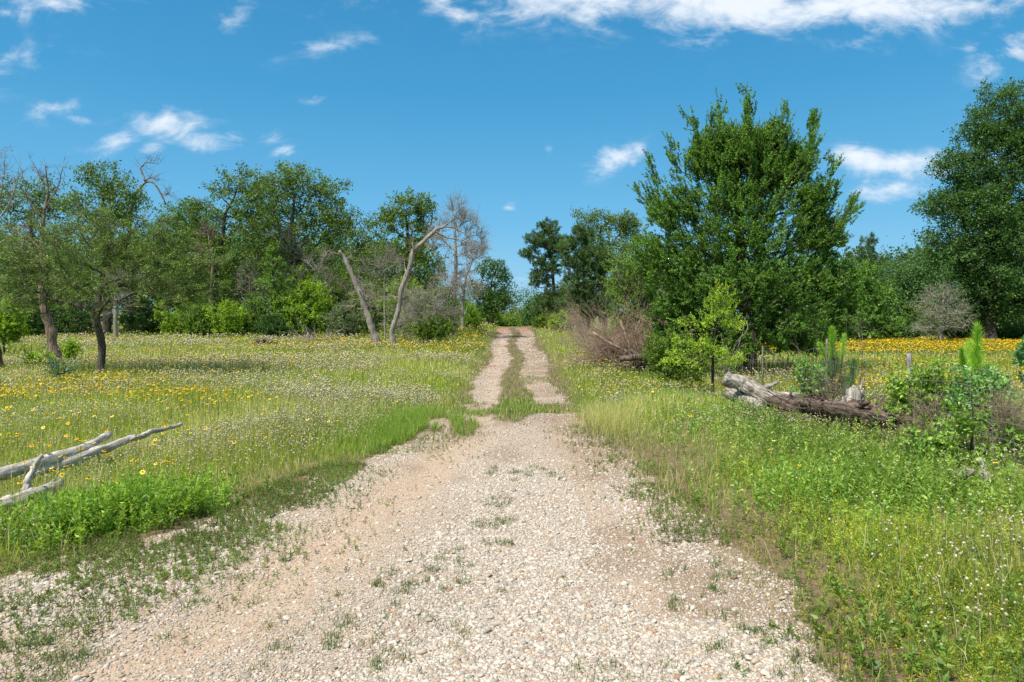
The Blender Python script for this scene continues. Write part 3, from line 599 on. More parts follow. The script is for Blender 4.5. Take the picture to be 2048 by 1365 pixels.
def radii(par, n_, rtip, rroot, ntr):
    c = np.zeros(n_); has = np.zeros(n_, bool); has[par[par >= 0]] = True; c[~has] = 1
    for i in range(n_ - 1, 0, -1): c[par[i]] += c[i]
    e = math.log(max(c[0], 2)) / math.log(max(rroot / rtip, 1.5)); return rtip * np.maximum(c, 1) ** (1 / e)
def in_blobs(blobs, D, n_, rg, shell=.33, depthf=.8, zmin=None, yspread=0):
    out = []; vols = np.array([b_[2] * b_[3] for b_ in blobs], float) ** .9; vols *= np.array([b_[4] if len(b_) > 4 else 1 for b_ in blobs]); vols /= vols.sum()
    for b_, w in zip(blobs, vols):
        m_ = max(3, int(round(n_ * w))); c = px(b_[0], b_[1], D); d = rg.normal(size=(m_, 3)); d /= np.linalg.norm(d, axis=1)[:, None]
        r_ = rg.random(m_) ** shell; rx, rz = b_[2] / F * D, b_[3] / F * D; ry = min(rx * depthf, max(rz, rx) * .95)
        out.append(c + d * r_[:, None] * np.array([rx, ry, rz]))
    P = np.concatenate(out)
    if zmin is not None: P = P[P[:, 2] > zmin]
    return P
LOWF = [.22]; LEAFG = 1.6
def tree(name, label, base, D, trunk, R0, blobs, n=300, spires=(), kind='oak', leaf=.09, nl=26, clump=.38, pal=None, w=None, cat='tree', group=None, bk=None, rtip=.012, seed=1,
         step=.35, wob=.28, up=.05, shell=.4, shoots=4, shoot_len=.45, depthf=.8, extra_dead=None, low=.25, hole=.0, stem_only=False, lift=.5, taper=None):
    rg = np.random.default_rng(seed); global rng; rng = rg
    bp = px(base, 700, D); b0 = g(bp[0], D, -.08); root = empty(name, (b0[0], b0[1], b0[2] + .08)); tag(root, label, cat, group)
    tp = [b0] + [px(a_, q_, D) + np.array([0, rg.normal(0, .1), 0]) for a_, q_ in trunk]
    TR, _ = resample(tp, np.ones(len(tp)), max(8, int(sum(np.linalg.norm(np.diff(np.array(tp), axis=0), axis=1)) / (step * .7))), step * .05, seed)
    T = in_blobs(blobs, D, n, rg, shell, depthf, b0[2] + low)
    for (xa, ya, xb, yb) in spires:
        m_ = max(3, int(abs(yb - ya) / 7)); t_ = np.linspace(0, 1, m_)[:, None]; A_, B_ = px(xa, ya, D), px(xb, yb, D); o_ = np.array([0, rg.normal(0, .8), 0]); T = np.concatenate([T, A_ + (B_ - A_) * t_ + o_ + rg.normal(0, .07, (m_, 3))])
    hole *= .55
    if kind == 'oak': leaf *= .92; nl = int(nl * 1.1)
    if hole > 0:  # empty pockets between clumps
        hc = T[rg.integers(0, len(T), 26)]; hr = hole * rg.uniform(.5, 1.2, 26); keep = (np.sqrt(((T[:, None] - hc[None]) ** 2).sum(-1)) > hr[None]).all(1); T = T[keep] if keep.sum() > 20 else T
    nd, par, ends = skeleton(TR, T, step, rg, wob, up); n_ = len(nd); r_ = radii(par, n_, rtip, R0, len(TR))
    r_[:len(TR)] = np.maximum(r_[:len(TR)], R0 * np.linspace(.95, .12, len(TR))); flare = np.exp(-np.arange(min(6, n_)) * 1.2) * .35; r_[:len(flare)] *= 1 + flare
    ch = np.arange(1, n_); pa = par[1:]; main = np.zeros(n_, int)
    R0_ = np.minimum(r_[pa], r_[ch] * 1.25); R0_[:len(TR) - 1] = r_[pa[:len(TR) - 1]]
    big_ = r_[ch] > .035
    parts = []
    if big_.any(): parts.append(frusta(nd[pa[big_]], nd[ch[big_]], R0_[big_], r_[ch[big_]], 9))
    if (~big_).any(): parts.append(frusta(nd[pa[~big_]], nd[ch[~big_]], R0_[~big_], r_[ch[~big_]], 4))
    ei = np.array([e[1] for e in ends]); E = nd[ei]; Dr = E - nd[par[ei]]; Dr /= np.maximum(np.linalg.norm(Dr, axis=1), 1e-6)[:, None]
    ctr = np.median(T, axis=0); outw = E - ctr; outw /= np.maximum(np.linalg.norm(outw, axis=1), 1e-6)[:, None]
    if kind == 'bare' or (extra_dead and kind != 'bare'):
        m_ = 5 if kind == 'bare' else 1
        for lev in range(2):
            i = np.repeat(np.arange(len(E)), m_); dd = Dr[i] * .7 + outw[i] * .4 + rg.normal(0, .6, (len(i), 3)) + np.array([0, 0, .25]); dd /= np.linalg.norm(dd, axis=1)[:, None]
            L_ = clump * rg.uniform(.4, 1.3, len(i)); Q0 = E[i] - Dr[i] * (L_ * .3 * rg.random(len(i)))[:, None]; Q1 = Q0 + dd * L_[:, None] * .5; Q2 = Q1 + (dd + rg.normal(0, .35, dd.shape)) * L_[:, None] * .5
            parts += [frusta(Q0, Q1, np.full(len(i), rtip * .8), np.full(len(i), rtip * .6), 3), frusta(Q1, Q2, np.full(len(i), rtip * .6), np.full(len(i), rtip * .35), 3)]
            if lev == 0 and kind == 'bare': E = Q1; Dr = dd; outw = outw[i]; m_ = 2
            else: break
    if kind == 'bare':
        v, f = joinm(parts); mesh('trunk' if False else 'branches', v, f, bk or M_TWIG, root, smooth=True); return root
    # foliage
    pal = pal or [(.055,.12,.022), (.085,.165,.03), (.035,.085,.018)]; w = w or [4, 3, 3]
    tone = rg.uniform(.72, 1.25, len(E))
    if kind == 'oak':
        # ellipsoidal tufts, several per branch end
        nl = int(nl * 1.5); i = np.repeat(np.arange(len(E)), nl); sub_ = rg.normal(0, 1, (len(E), 4, 3)) * clump * .55; which = rg.integers(0, 4, len(i))
        C = E[i] + sub_[i, which] * np.array([1, 1, .65]) + rg.normal(0, 1, (len(i), 3)) * clump * .33
        Dv = rg.normal(0, 1, (len(i), 3)) + outw[i] * .5 + np.array([0, 0, .3]); lg = leaf * 1.12 * rg.uniform(.6, 1.3, len(i)); v, f = leaves(C, Dv, lg, lg * .6)
        col = pick(len(i), pal, w) * tone[i][:, None]
    elif kind in ('sprig', 'cedar', 'pine', 'bush'):
        ns = shoots; i0 = np.repeat(np.arange(len(E)), ns)
        if kind == 'sprig': dd = outw[i0] * .55 + Dr[i0] * .35 + rg.normal(0, .42, (len(i0), 3)) + np.array([0, 0, lift])
        elif kind == 'cedar': dd = outw[i0] * np.array([.8, .8, .3]) + rg.normal(0, .45, (len(i0), 3)) + np.array([0, 0, lift])
        elif kind == 'pine': dd = outw[i0] * .4 + rg.normal(0, .5, (len(i0), 3)) + np.array([0, 0, lift])
        else: dd = outw[i0] * .6 + rg.normal(0, .6, (len(i0), 3)) + np.array([0, 0, lift])
        dd /= np.linalg.norm(dd, axis=1)[:, None]; SL = shoot_len * rg.uniform(.5, 1.35, len(i0)); S0 = E[i0] - dd * (SL * .25)[:, None] + rg.normal(0, clump * (.12 if kind == 'pine' else .4), (len(i0), 3))
        parts.append(frusta(S0, S0 + dd * SL[:, None], np.full(len(i0), rtip * .55), np.full(len(i0), rtip * .25), 3))
        i = np.repeat(np.arange(len(i0)), nl); t_ = rg.random(len(i)) ** .8; P = S0[i] + dd[i] * (SL[i] * t_)[:, None]
        if kind == 'pine': P = S0[i] + dd[i] * (SL[i] * (.35 + .65 * t_))[:, None]; Dv = dd[i] * .9 + rg.normal(0, .6, (len(i), 3)); wf = .07
        elif kind == 'cedar': Dv = dd[i] * 1.0 + rg.normal(0, .5, (len(i), 3)); wf = .16; P = P + rg.normal(0, clump * .12, P.shape)
        else: Dv = dd[i] * .5 + rg.normal(0, .7, (len(i), 3)); wf = .5
        lg = leaf * rg.uniform(.6, 1.3, len(i)) * (1.1 - .35 * t_); wd = np.maximum(lg * wf, (.00055 if kind != 'bush' else 0) * D)
        v, f = leaves(P, Dv, lg, wd); st = rg.uniform(.8, 1.2, len(i0)); col = pick(len(i), pal, w) * (tone[i0][i] * st[i])[:, None]
    tv, tf = joinm(parts); mesh('trunk', tv, tf, bk or M_OAKBARK, root, smooth=True)
    mesh('crown', v, f, M_NEEDLE if kind in ('pine', 'cedar') else M_LEAF, root, col=np.clip(col, 0, .8)); return root

OAK = [(.08,.13,.020), (.125,.18,.030), (.05,.085,.016)]; LIME = [(.19,.29,.022), (.28,.38,.035), (.11,.19,.018)]
MIDG = [(.11,.18,.022), (.165,.245,.03), (.07,.12,.016)]; PINE = [(.05,.105,.020), (.085,.155,.028), (.03,.068,.015)]; GREYG = [(.13,.17,.085), (.17,.20,.11), (.09,.12,.06)]
CED = [(.105,.165,.026), (.16,.225,.034), (.06,.105,.018)]
DRK = [(.045,.10,.020), (.07,.14,.026), (.03,.07,.015)]

# --- left foreground cedar
LOWF[0] = .5
tree('cedar_tree', 'broad open cedar with a dark bare lower trunk standing in the flowers', 198, 20.0, [(198,690),(200,640),(204,570),(210,500)], .105,
     [(120,520,110,80),(290,520,110,80),(200,470,110,60),(60,590,90,45),(200,580,200,50),(360,590,90,50),(400,540,50,50),(30,520,60,70),(330,470,40,40)], n=500, kind='cedar', leaf=.085, nl=30, clump=.22, shoots=5, shoot_len=.42, pal=CED, bk=M_CEDARBARK, rtip=.009, seed=3, low=1.55, step=.3, shell=.5, lift=.25, wob=.3)
LOWF[0] = .22
# --- rough snag left of the cedar
def snag(name, label, base, D, pts, mat, seed, twigs=0, cat='dead tree', group=None, ridg=.05, k=12):
    """a dead trunk with optional limbs: pts = list of polylines [(px, py, radius)], first starts at ground"""
    rg = np.random.default_rng(seed); bp = px(base, 700, D); b0 = g(bp[0], D, -.06); root = empty(name, (b0[0], b0[1], b0[2] + .06)); tag(root, label, cat, group)
    for li, line in enumerate(pts):
        P = [px(a_, q_, D) + np.array([0, (line[0][1] - q_) * .0 + (rg.normal(0, .08) if jj else 0) + li * .0, 0]) for jj, (a_, q_, _) in enumerate(line)]; R = [c_[2] for c_ in line]
        if li == 0: P[0] = b0; P[1][1] = D
        Q, RR = resample(P, R, max(6, int(len(P) * 6)), .03, seed + li)
        if li == 0: RR[:4] *= np.array([1.5, 1.25, 1.12, 1.04])
        v, f = tube(Q, RR * (1 + rg.normal(0, .07, len(RR))), k if li == 0 else 7, .07, seed + li, ridges=ridg); parts = [(v, f)]
        if li == 0:
            for _ in range(4):
                qi = rg.integers(len(Q) // 3, len(Q)); dd = rg.normal(0, 1, 3); dd[2] = abs(dd[2]) * .5; dd /= np.linalg.norm(dd); rr0 = RR[qi] * .35; ll = rg.uniform(.15, .5)
                parts.append(frusta(Q[qi][None], (Q[qi] + dd * (RR[qi] + ll))[None], np.array([rr0]), np.array([rr0 * .5]), 6))
        if twigs:
            m_ = twigs if li else twigs // 3; i = rg.integers(int(len(Q) * (.3 if li else .6)), len(Q), m_); E = Q[i]; tdir = Q[-1] - Q[0]; tdir /= np.linalg.norm(tdir)
            for lev in range(2):
                dd = tdir * .5 + rg.normal(0, .7, (len(E), 3)) + np.array([0, 0, .2]); dd /= np.linalg.norm(dd, axis=1)[:, None]; L_ = rg.uniform(.25, .9, len(E)) * D / 45
                m1 = E + dd * L_[:, None] * .55; m2 = m1 + (dd + rg.normal(0, .4, dd.shape)) * L_[:, None] * .5; r0 = np.full(len(E), .009 * D / 35)
                parts += [frusta(E, m1, r0, r0 * .7, 3), frusta(m1, m2, r0 * .7, r0 * .4, 3)]; E = np.repeat(m1, 2, 0)
        v, f = joinm(parts); mesh('trunk' if li == 0 else 'limb', v, f, mat, root, smooth=True)
    return root
snag('dead_tree', 'leaning snag with peeling reddish bark just left of the cedar trunk', 112, 24.0, [[(112,720,.20),(102,660,.15),(90,600,.12),(84,530,.085),(86,450,.05),(92,380,.03),(90,325,.012)],
     [(84,450,.03),(60,400,.02),(45,350,.01)], [(88,420,.03),(110,380,.02),(125,335,.01)], [(90,380,.02),(75,345,.02),(62,320,.01)], [(82,500,.05),(50,470,.03),(20,455,.012)]], M_PEEL, 5, 14)
snag('dead_tree', 'short leaning trunk cut off by the left edge of the picture', -6, 22.0, [[(-4,728,.17),(-10,690,.13),(-24,640,.12),(-40,560,.10)]], M_CEDARBARK, 6, 0)
snag('dead_tree', 'bare grey tree spreading fine branches at the far left edge under the sky', -30, 34.0, [[(-30,690,.2),(-28,600,.16),(-22,500,.12),(-15,430,.09)], [(-18,450,.05),(5,380,.03),(12,300,.012)], [(-18,460,.05),(20,410,.03),(48,340,.01)], [(-15,440,.04),(-5,360,.03),(-8,290,.01)], [(-20,500,.05),(25,470,.03),(60,440,.012)], [(-20,520,.04),(15,500,.03),(50,490,.01)]], M_TWIG, 7, 26)
# --- the two bare trunks forming a V
snag('dead_tree', 'bare grey trunk leaning left with a broken top, the left half of the V', 757, 36.0, [[(757,688,.18),(735,630,.155),(715,575,.14),(700,540,.12),(688,512,.10),(680,505,.07)], [(688,515,.03),(672,506,.02),(660,508,.012)], [(692,525,.04),(700,515,.03),(706,520,.015)]], M_DEAD, 8, 5)
snag('dead_tree', 'bare pale trunk curving up and right into dead limbs, the right half of the V', 789, 36.0, [[(790,686,.17),(783,665,.13),(798,620,.13),(802,585,.13),(818,535,.125),(828,500,.12),(843,487,.11),(862,470,.11),(872,458,.08),(890,453,.06)],
     [(828,505,.07),(826,492,.05),(824,486,.04)], [(868,462,.06),(895,475,.045),(925,480,.03),(950,495,.015)], [(888,453,.05),(910,455,.04),(935,470,.03),(950,500,.015)], [(886,454,.05),(905,440,.035),(918,420,.02)], [(812,545,.04),(808,520,.03)]], M_DEAD, 9, 8)
# --- left treeline, oaks
tree('oak_tree', 'oak behind the cedar with dark crooked limbs showing through its top', 215, 47.0, [(215,600),(210,520),(208,440),(205,380)], .26, [(205,360,50,36),(235,400,60,45),(180,430,60,50),(250,470,60,50),(210,540,90,60)], n=460, pal=OAK, seed=21, leaf=.15, nl=28, clump=.42, hole=1.0)
snag('dead_tree', 'dead crooked limb ending in an orange broken tip above the oak behind the cedar', 262, 49.5, [[(262,670,.2),(262,600,.16),(258,500,.14),(262,420,.11),(275,385,.10),(290,360,.085),(312,368,.07),(325,395,.065),(330,408,.05)], [(290,362,.07),(280,335,.06),(292,325,.04),(318,328,.02)], [(290,362,.06),(305,355,.04),(316,362,.03)], [(330,392,.05),(336,388,.03)]], M_DEAD, 22, 12)
tree('oak_tree', 'loose pale oak behind the snag at the far left', 60, 48.0, [(60,600),(65,500),(60,420)], .22, [(70,385,70,36),(30,420,60,50),(110,430,50,50),(60,500,90,60),(40,580,90,50)], n=430, pal=OAK, seed=23, leaf=.15, nl=22, clump=.42, hole=1.2)
tree('oak_tree', 'largest oak left of the track with a wide rounded crown', 600, 50.0, [(598,610),(590,530),(585,450),(590,380)], .32, [(590,365,75,42),(540,400,60,50),(650,385,50,34),(600,440,95,55),(530,470,60,50),(670,450,45,45),(600,510,90,45)], n=620, pal=OAK, seed=24, leaf=.15, nl=30, clump=.42, hole=.9)
tree('oak_tree', 'dark leaning oak with a thick twisted trunk left of the largest oak', 425, 46.0, [(428,600),(430,520),(446,480),(452,430),(470,395),(475,370)], .22, [(480,355,45,26),(452,385,28,26),(500,390,40,30),(470,430,50,28),(510,440,40,40),(400,430,40,40),(390,500,60,50),(460,520,50,50)], n=460, pal=OAK, seed=25, leaf=.14, nl=24, clump=.36, hole=1.0)
tree('oak_tree', 'small leafy tree right of the cedar with soft blue green foliage', 365, 52.0, [(365,610),(362,520),(365,450)], .2, [(370,440,45,36),(340,480,45,45),(400,480,45,50),(370,540,80,50)], n=480, pal=[(.06,.13,.04),(.09,.18,.05),(.045,.1,.03)], seed=26, leaf=.15, nl=26, clump=.42, kind='oak')
tree('oak_tree', 'oak with an upright tufted crown behind the V trunks', 815, 50.0, [(815,600),(818,520),(815,470),(812,430)], .24, [(812,408,48,26),(790,440,36,26),(850,425,24,22),(840,450,26,30),(820,500,40,36),(760,520,60,36),(850,540,45,45),(800,575,80,45)], n=620, pal=OAK, seed=27, leaf=.15, nl=26, clump=.36, hole=.9)
tree('oak_tree', 'see-through oak with thin foliage between the largest oak and the tufted one', 715, 56.0, [(715,610),(712,540),(716,480)], .2, [(720,455,45,26),(760,450,36,24),(690,490,45,40),(740,500,50,40),(715,560,70,50)], n=420, pal=OAK, seed=28, leaf=.15, nl=20, clump=.38, hole=1.2)
tree('oak_tree', 'small dark oak standing alone just left of the top of the track', 983, 66.0, [(983,630),(980,590),(985,555)], .22, [(980,540,30,22),(1005,560,20,26),(965,575,28,30),(995,600,34,26),(1012,590,14,20),(975,615,30,18)], n=330, pal=DRK, seed=29, leaf=.17, nl=26, clump=.42, hole=.8)
tree('oak_tree', 'dark oak filling the gap behind the bushes left of the V trunks', 480, 58.0, [(480,620),(470,560),(480,500)], .25, [(460,540,70,55),(540,540,70,50),(640,560,70,50)], n=360, pal=DRK, seed=30, leaf=.18, nl=26, clump=.5)
tree('pine_tree', 'young bright green pine among the bushes left of the V trunks', 545, 44.0, [(545,620),(545,560),(546,500)], .09, [(546,505,12,16),(546,535,26,20),(545,570,38,22),(545,600,42,20)], n=150, kind='pine', leaf=.16, nl=26, clump=.2, shoots=4, shoot_len=.35, pal=[(.12,.21,.025),(.17,.28,.035),(.07,.135,.02)], seed=31, low=.3, step=.25)
# bare trees
B = lambda lb, base, D, tr, bl, n_, seed, R0=.1, rt=.010, cl=.6, nm='bare_tree', mt=None: tree(nm, lb, base, D, tr, R0, bl, n=n_, kind='bare', seed=seed, rtip=rt, clump=cl, bk=mt or M_TWIG, cat='bare tree', low=.3, wob=.32, step=.35)
B('tall bare tree with a spiky dead crown and a smooth pole trunk by the track', 910, 44.0, [(908,600),(912,540),(910,480),(908,430)], [(910,430,26,34),(935,455,26,24),(930,500,34,30),(885,480,30,34),(905,560,45,36),(960,480,12,20)], 130, 41, .14, .013, .7)
B('grey bare tree leaning right behind the spiky one by the track', 925, 48.0, [(925,610),(930,560),(945,520)], [(945,510,24,20),(930,570,36,34),(965,500,14,8)], 70, 42, .12, .012, .6)
B('grey leafless shrub filling the space between the V trunks', 770, 40.0, [(770,640),(768,580),(770,540)], [(770,560,55,45),(740,600,45,40),(800,620,50,45),(770,520,40,20)], 100, 43, .06, .009, .6)
B('wide grey brushy shrub just right of the V trunks', 845, 38.5, [(845,660),(850,620),(848,590)], [(850,610,50,40),(830,650,45,25),(880,640,36,30)], 130, 44, .06, .009, .5)
B('pale bare tree with fine twigs left of the young pine', 500, 50.0, [(500,610),(500,560),(498,520)], [(500,540,26,40),(500,590,30,30)], 60, 45, .07, .011, .6)
B('grey bare tree with a rounded twiggy top right of the young pine', 575, 49.0, [(577,610),(575,550),(574,490)], [(574,480,34,30),(590,520,45,36),(570,570,40,36)], 70, 46, .08, .011, .65)
B('bare purple grey tree in front of the largest oak', 625, 47.0, [(632,620),(640,580),(630,540)], [(640,540,40,34),(660,580,40,34),(620,590,36,30)], 60, 47, .07, .010, .6)
B('bare grey trunk with broken side twigs behind the cedar trunk', 232, 44.0, [(231,640),(230,600),(228,560)], [(230,590,36,40),(250,560,36,30)], 50, 48, .13, .011, .6)
B('twisted pale bare branch hanging left of the dark leaning oak', 418, 44.5, [(420,600),(425,520),(418,480)], [(412,470,16,22),(405,500,12,20)], 26, 49, .10, .011, .45, mt=M_PEEL)
# --- bushes along the left wood edge
bsp = [(355,625,44,36,45,LIME,'lime green bush behind the cedar, first in the row along the wood'), (395,640,36,30,44,MIDG,'rounded blue green bush second in the row along the wood'), (447,635,46,34,44,LIME,'lime green bush under the dark leaning oak'),
       (505,630,44,40,45.5,MIDG,'mid green bush below the young pine'), (575,625,40,38,44,LIME,'bright bush right of the young pine'), (620,610,46,50,45,LIME,'tallest lime bush of the row left of the V trunks'),
       (690,638,42,32,43,GREYG,'grey green round bush at the foot of the left V trunk'), (545,650,30,22,42.5,DRK,'small dark bush at the front of the row below the young pine'), (650,600,30,30,47,MIDG,'green bush behind the grey green one'),
       (735,610,36,46,46,MIDG,'green bush between the V trunks behind the grey shrub'), (880,615,40,44,44,MIDG,'leafy bush right of the grey brushy shrub'), (935,632,30,26,50,LIME,'bright lime bush at the foot of the spiky bare tree'),
       (860,655,44,16,38,MIDG,'low green bush in front of the grey brushy shrub'), (10,640,34,36,30,LIME,'lime bush at the left edge beyond the short leaning trunk'), (130,640,60,36,47,DRK,'dark thicket between the snag and the cedar trunk'), (285,632,50,36,48,DRK,'dark thicket right of the cedar trunk'), (40,620,60,46,44,DRK,'dark thicket at the far left behind the snag'),
       (690,575,50,40,48,MIDG,'tall green shrub behind the grey twigs left of the V trunks'), (800,600,46,40,44,LIME,'yellow green shrub seen through the grey twigs inside the V trunks'), (595,570,46,36,47,MIDG,'tall green shrub behind the lime bushes right of the young pine'), (430,590,50,36,48,MIDG,'tall yellow green bush around the foot of the dark leaning oak'), (340,570,50,44,49,MIDG,'tall soft bush behind the right side of the cedar'), (1120,642,22,18,50,LIME,'yellow green sapling beside the far wooden post'), (1085,645,18,16,56,MIDG,'low bush left of the yellow green sapling at the top of the track')]
for i, (a_, q_, rx, rz, D, pl, lb) in enumerate(bsp):
    tree('bush', lb, a_, D, [(a_, min(q_ + rz * .4, 655)), (a_, q_ - rz * .2)], .05, [(a_, q_, rx, rz), (a_ - rx * .45, q_ + rz * .3, rx * .5, rz * .5), (a_ + rx * .5, q_ + rz * .25, rx * .5, rz * .55), (a_ + rx * .1, q_ - rz * .6, rx * .4, rz * .35), (a_, 662, rx * .85, 14), (a_ + rx * .2, q_ + rz * .7, rx * .8, rz * .5)],
         n=int(90 + rx * rz * .07), kind='bush', leaf=.10, nl=24, clump=.22, shoots=4, shoot_len=.4, pal=pl, seed=60 + i, cat='bush', group='bushes along the wood edges', low=.1, rtip=.008, step=.3, shell=.4, lift=.45)
# --- centre distance
for i, (a_, D, rx, top, pl, lb) in enumerate([(1045,105,38,612,GREYG,'pale grey green tree far off beyond the top of the track'), (1010,95,34,632,MIDG,'low green tree far off left of the track end'), (1080,88,40,590,DRK,'dark tree beyond the track end behind the pines'), (970,92,30,610,MIDG,'green tree far off behind the small dark oak')]):
    mz = (top + 655) / 2
    tree('distant_tree', lb, a_, D, [(a_, 640), (a_, mz)], .2, [(a_, mz + 4, rx, (655 - top) / 2 + 4), (a_ - rx * .4, mz + 8, rx * .6, 18), (a_ + rx * .4, mz + 6, rx * .6, 20)], n=200, kind='oak', leaf=.26, nl=26, clump=.6, pal=pl, seed=90 + i, low=.2)
# --- right: pines and oaks behind the fence
tree('pine_tree', 'tall open pine nearest the track on the right with tufted top', 1108, 60.0, [(1110,620),(1106,560),(1100,500),(1098,460)], .2, [(1098,458,24,16),(1080,485,34,20),(1115,490,34,24),(1060,510,18,12),(1095,530,34,24),(1080,560,24,16),(1110,600,34,30),(1085,625,26,24)], n=520, kind='pine', leaf=.24, nl=24, clump=.25, shoots=4, shoot_len=.5, pal=PINE, seed=101, low=.8, bk=M_CEDARBARK, step=.4)
tree('pine_tree', 'dense dark pine right of the open pine', 1176, 56.0, [(1176,640),(1170,570),(1165,500),(1163,470)], .2, [(1163,470,24,18),(1150,510,36,34),(1190,520,36,40),(1165,570,46,40),(1150,620,44,30),(1195,610,36,34)], n=750, kind='pine', leaf=.24, nl=24, clump=.25, shoots=4, shoot_len=.5, pal=PINE, seed=102, low=.8, bk=M_CEDARBARK, step=.4)
tree('oak_tree', 'tall oak behind the dense dark pine with a knobbly top', 1210, 66.0, [(1210,620),(1205,520),(1200,460)], .3, [(1165,440,24,14),(1200,445,34,26),(1240,445,36,26),(1265,460,24,26),(1215,500,60,46),(1230,560,60,50),(1140,600,40,40)], n=620, pal=OAK, seed=103, leaf=.17, nl=26, clump=.45, hole=1.0)
tree('willow_tree', 'light green soft tree between the dark pines and the great young oak', 1290, 30.0, [(1290,640),(1285,560),(1290,500)], .14, [(1280,510,45,40),(1250,560,45,50),(1310,560,50,50),(1270,620,60,45),(1320,650,50,50),(1250,655,40,30)], n=480, kind='sprig', leaf=.085, nl=20, clump=.25, shoots=4, shoot_len=.45, pal=[(.13,.21,.035), (.18,.27,.045), (.09,.15,.022)], seed=104, low=.3, lift=.2)
tree('oak_tree', 'great young oak right of the track with spiky ascending shoots at its top', 1500, 21.0, [(1500,650),(1490,560),(1480,460),(1478,360),(1480,290)], .20,
     [(1450,285,44,34),(1535,285,44,36),(1500,300,75,42),(1405,320,42,44),(1590,330,40,44),(1500,340,85,50),(1440,330,50,40),(1560,345,50,40),(1500,400,120,55),(1620,400,40,40),(1350,420,55,45),(1625,440,36,34),(1480,470,130,60),(1630,480,60,50),(1340,520,80,55),(1500,560,150,60),(1650,560,60,50),(1380,610,90,50),(1560,640,110,55),(1680,620,45,45),(1460,680,90,40),(1345,680,40,50),(1600,690,60,20)],
     n=3100, kind='sprig', leaf=.064, nl=38, clump=.16, shoots=4, shoot_len=.36, spires=[(1518,310,1524,195),(1500,330,1490,235),(1470,320,1468,215),(1450,330,1440,212),(1420,340,1412,235),(1400,360,1382,235),(1545,330,1556,232),(1570,340,1585,262),(1600,360,1622,245),(1610,380,1628,285),(1640,420,1662,318),(1650,450,1680,360),(1360,400,1338,285),(1340,420,1308,315),(1330,440,1285,365),(1320,460,1280,395),(1660,500,1722,400),(1670,520,1718,435),(1650,460,1690,400),(1535,330,1538,250),(1480,330,1480,250)], pal=[(.085,.17,.022), (.135,.235,.032), (.05,.11,.015)], seed=105, low=.25, rtip=.006, step=.3, shell=.45, lift=.75, wob=.2, up=.04)
tree('sapling', 'yellow green holly sapling in front of the great young oak', 1425, 16.5, [(1428,700),(1432,650),(1440,600)], .035, [(1440,590,28,20),(1430,620,42,24),(1400,650,40,18),(1455,650,30,24),(1380,690,44,16),(1430,700,60,22),(1360,720,40,20),(1460,720,30,16)],
     n=150, kind='sprig', leaf=.045, nl=22, clump=.10, shoots=4, shoot_len=.22, pal=[(.24,.34,.028), (.33,.43,.04), (.15,.235,.02)], seed=106, low=.2, rtip=.004, step=.15, lift=.35)
tree('bush', 'dark green bush at the fence foot left of the holly sapling', 1335, 18.5, [(1335,740),(1335,710)], .04, [(1330,730,34,34),(1350,700,36,40),(1310,705,26,30),(1390,740,45,26)], n=170, kind='bush', leaf=.05, nl=26, clump=.14, shoots=4, shoot_len=.25, pal=MIDG, seed=107, low=.05, rtip=.004, step=.15, cat='bush')
tree('oak_tree', 'huge oak leaning in from the right edge of the picture', 1985, 42.0, [(1980,660),(1985,560),(2000,440),(2030,330),(2050,250)], .42,
     [(2010,210,60,44),(1960,260,50,40),(2060,280,60,60),(1920,330,50,36),(1990,350,70,50),(1880,410,50,30),(1960,430,80,55),(2050,440,70,60),(1870,470,36,18),(1930,510,70,50),(2010,530,80,60),(1940,590,50,36),(2010,620,70,36),(2000,300,50,50),(1985,480,90,60),(2000,570,90,50),(1950,390,60,50),(2090,400,60,150),(2100,600,70,60)],
     n=2000, kind='oak', leaf=.135, nl=42, clump=.42, pal=DRK, seed=108, low=1.6, hole=.6)
tree('pine_tree', 'pine with a tufted pointed top behind the right side of the great young oak', 1740, 58.0, [(1740,640),(1740,560),(1738,500)], .18, [(1740,490,18,16),(1725,515,30,20),(1755,530,30,24),(1740,570,44,34),(1735,620,44,34)], n=240, kind='pine', leaf=.26, nl=22, clump=.25, shoots=4, shoot_len=.5, pal=PINE, seed=109, low=.6, bk=M_CEDARBARK, step=.4)
tree('oak_tree', 'yellow green leafy tree below the tufted pine on the right', 1725, 42.0, [(1725,660),(1722,600),(1720,550)], .12, [(1715,560,45,36),(1750,600,50,40),(1700,620,50,40),(1740,650,60,30)], n=330, kind='sprig', leaf=.13, nl=20, clump=.25, shoots=4, shoot_len=.5, pal=[(.10,.20,.03),(.15,.26,.04),(.07,.14,.02)], seed=110, low=.3, lift=.2)
tree('oak_tree', 'rounded mid green tree between the tufted pine and the huge oak', 1820, 54.0, [(1820,650),(1818,580),(1820,540)], .2, [(1800,560,50,40),(1850,545,50,40),(1830,600,70,46)], n=360, pal=[(.07,.14,.05),(.10,.19,.06),(.05,.10,.035)], seed=111, leaf=.16, nl=28, clump=.45)
tree('pine_tree', 'dark pine with a flat sloping top left of the huge oak', 1860, 60.0, [(1860,640),(1860,560),(1862,510)], .2, [(1840,520,40,18),(1880,505,40,22),(1815,545,34,20),(1860,560,60,36)], n=260, kind='pine', leaf=.26, nl=22, clump=.25, shoots=4, shoot_len=.5, pal=PINE, seed=112, low=.6, bk=M_CEDARBARK, step=.4)
tree('cedar_tree', 'grey half dead tree with drooping twigs in front of the huge oak', 1882, 40.0, [(1882,660),(1886,620),(1888,580)], .12, [(1885,590,34,26),(1870,620,50,24),(1905,630,40,26),(1885,650,60,16)], n=230, kind='cedar', leaf=.10, nl=8, clump=.3, shoots=4, shoot_len=.5, pal=GREYG, seed=113, low=.5, rtip=.014, bk=M_TWIG, lift=-.1)
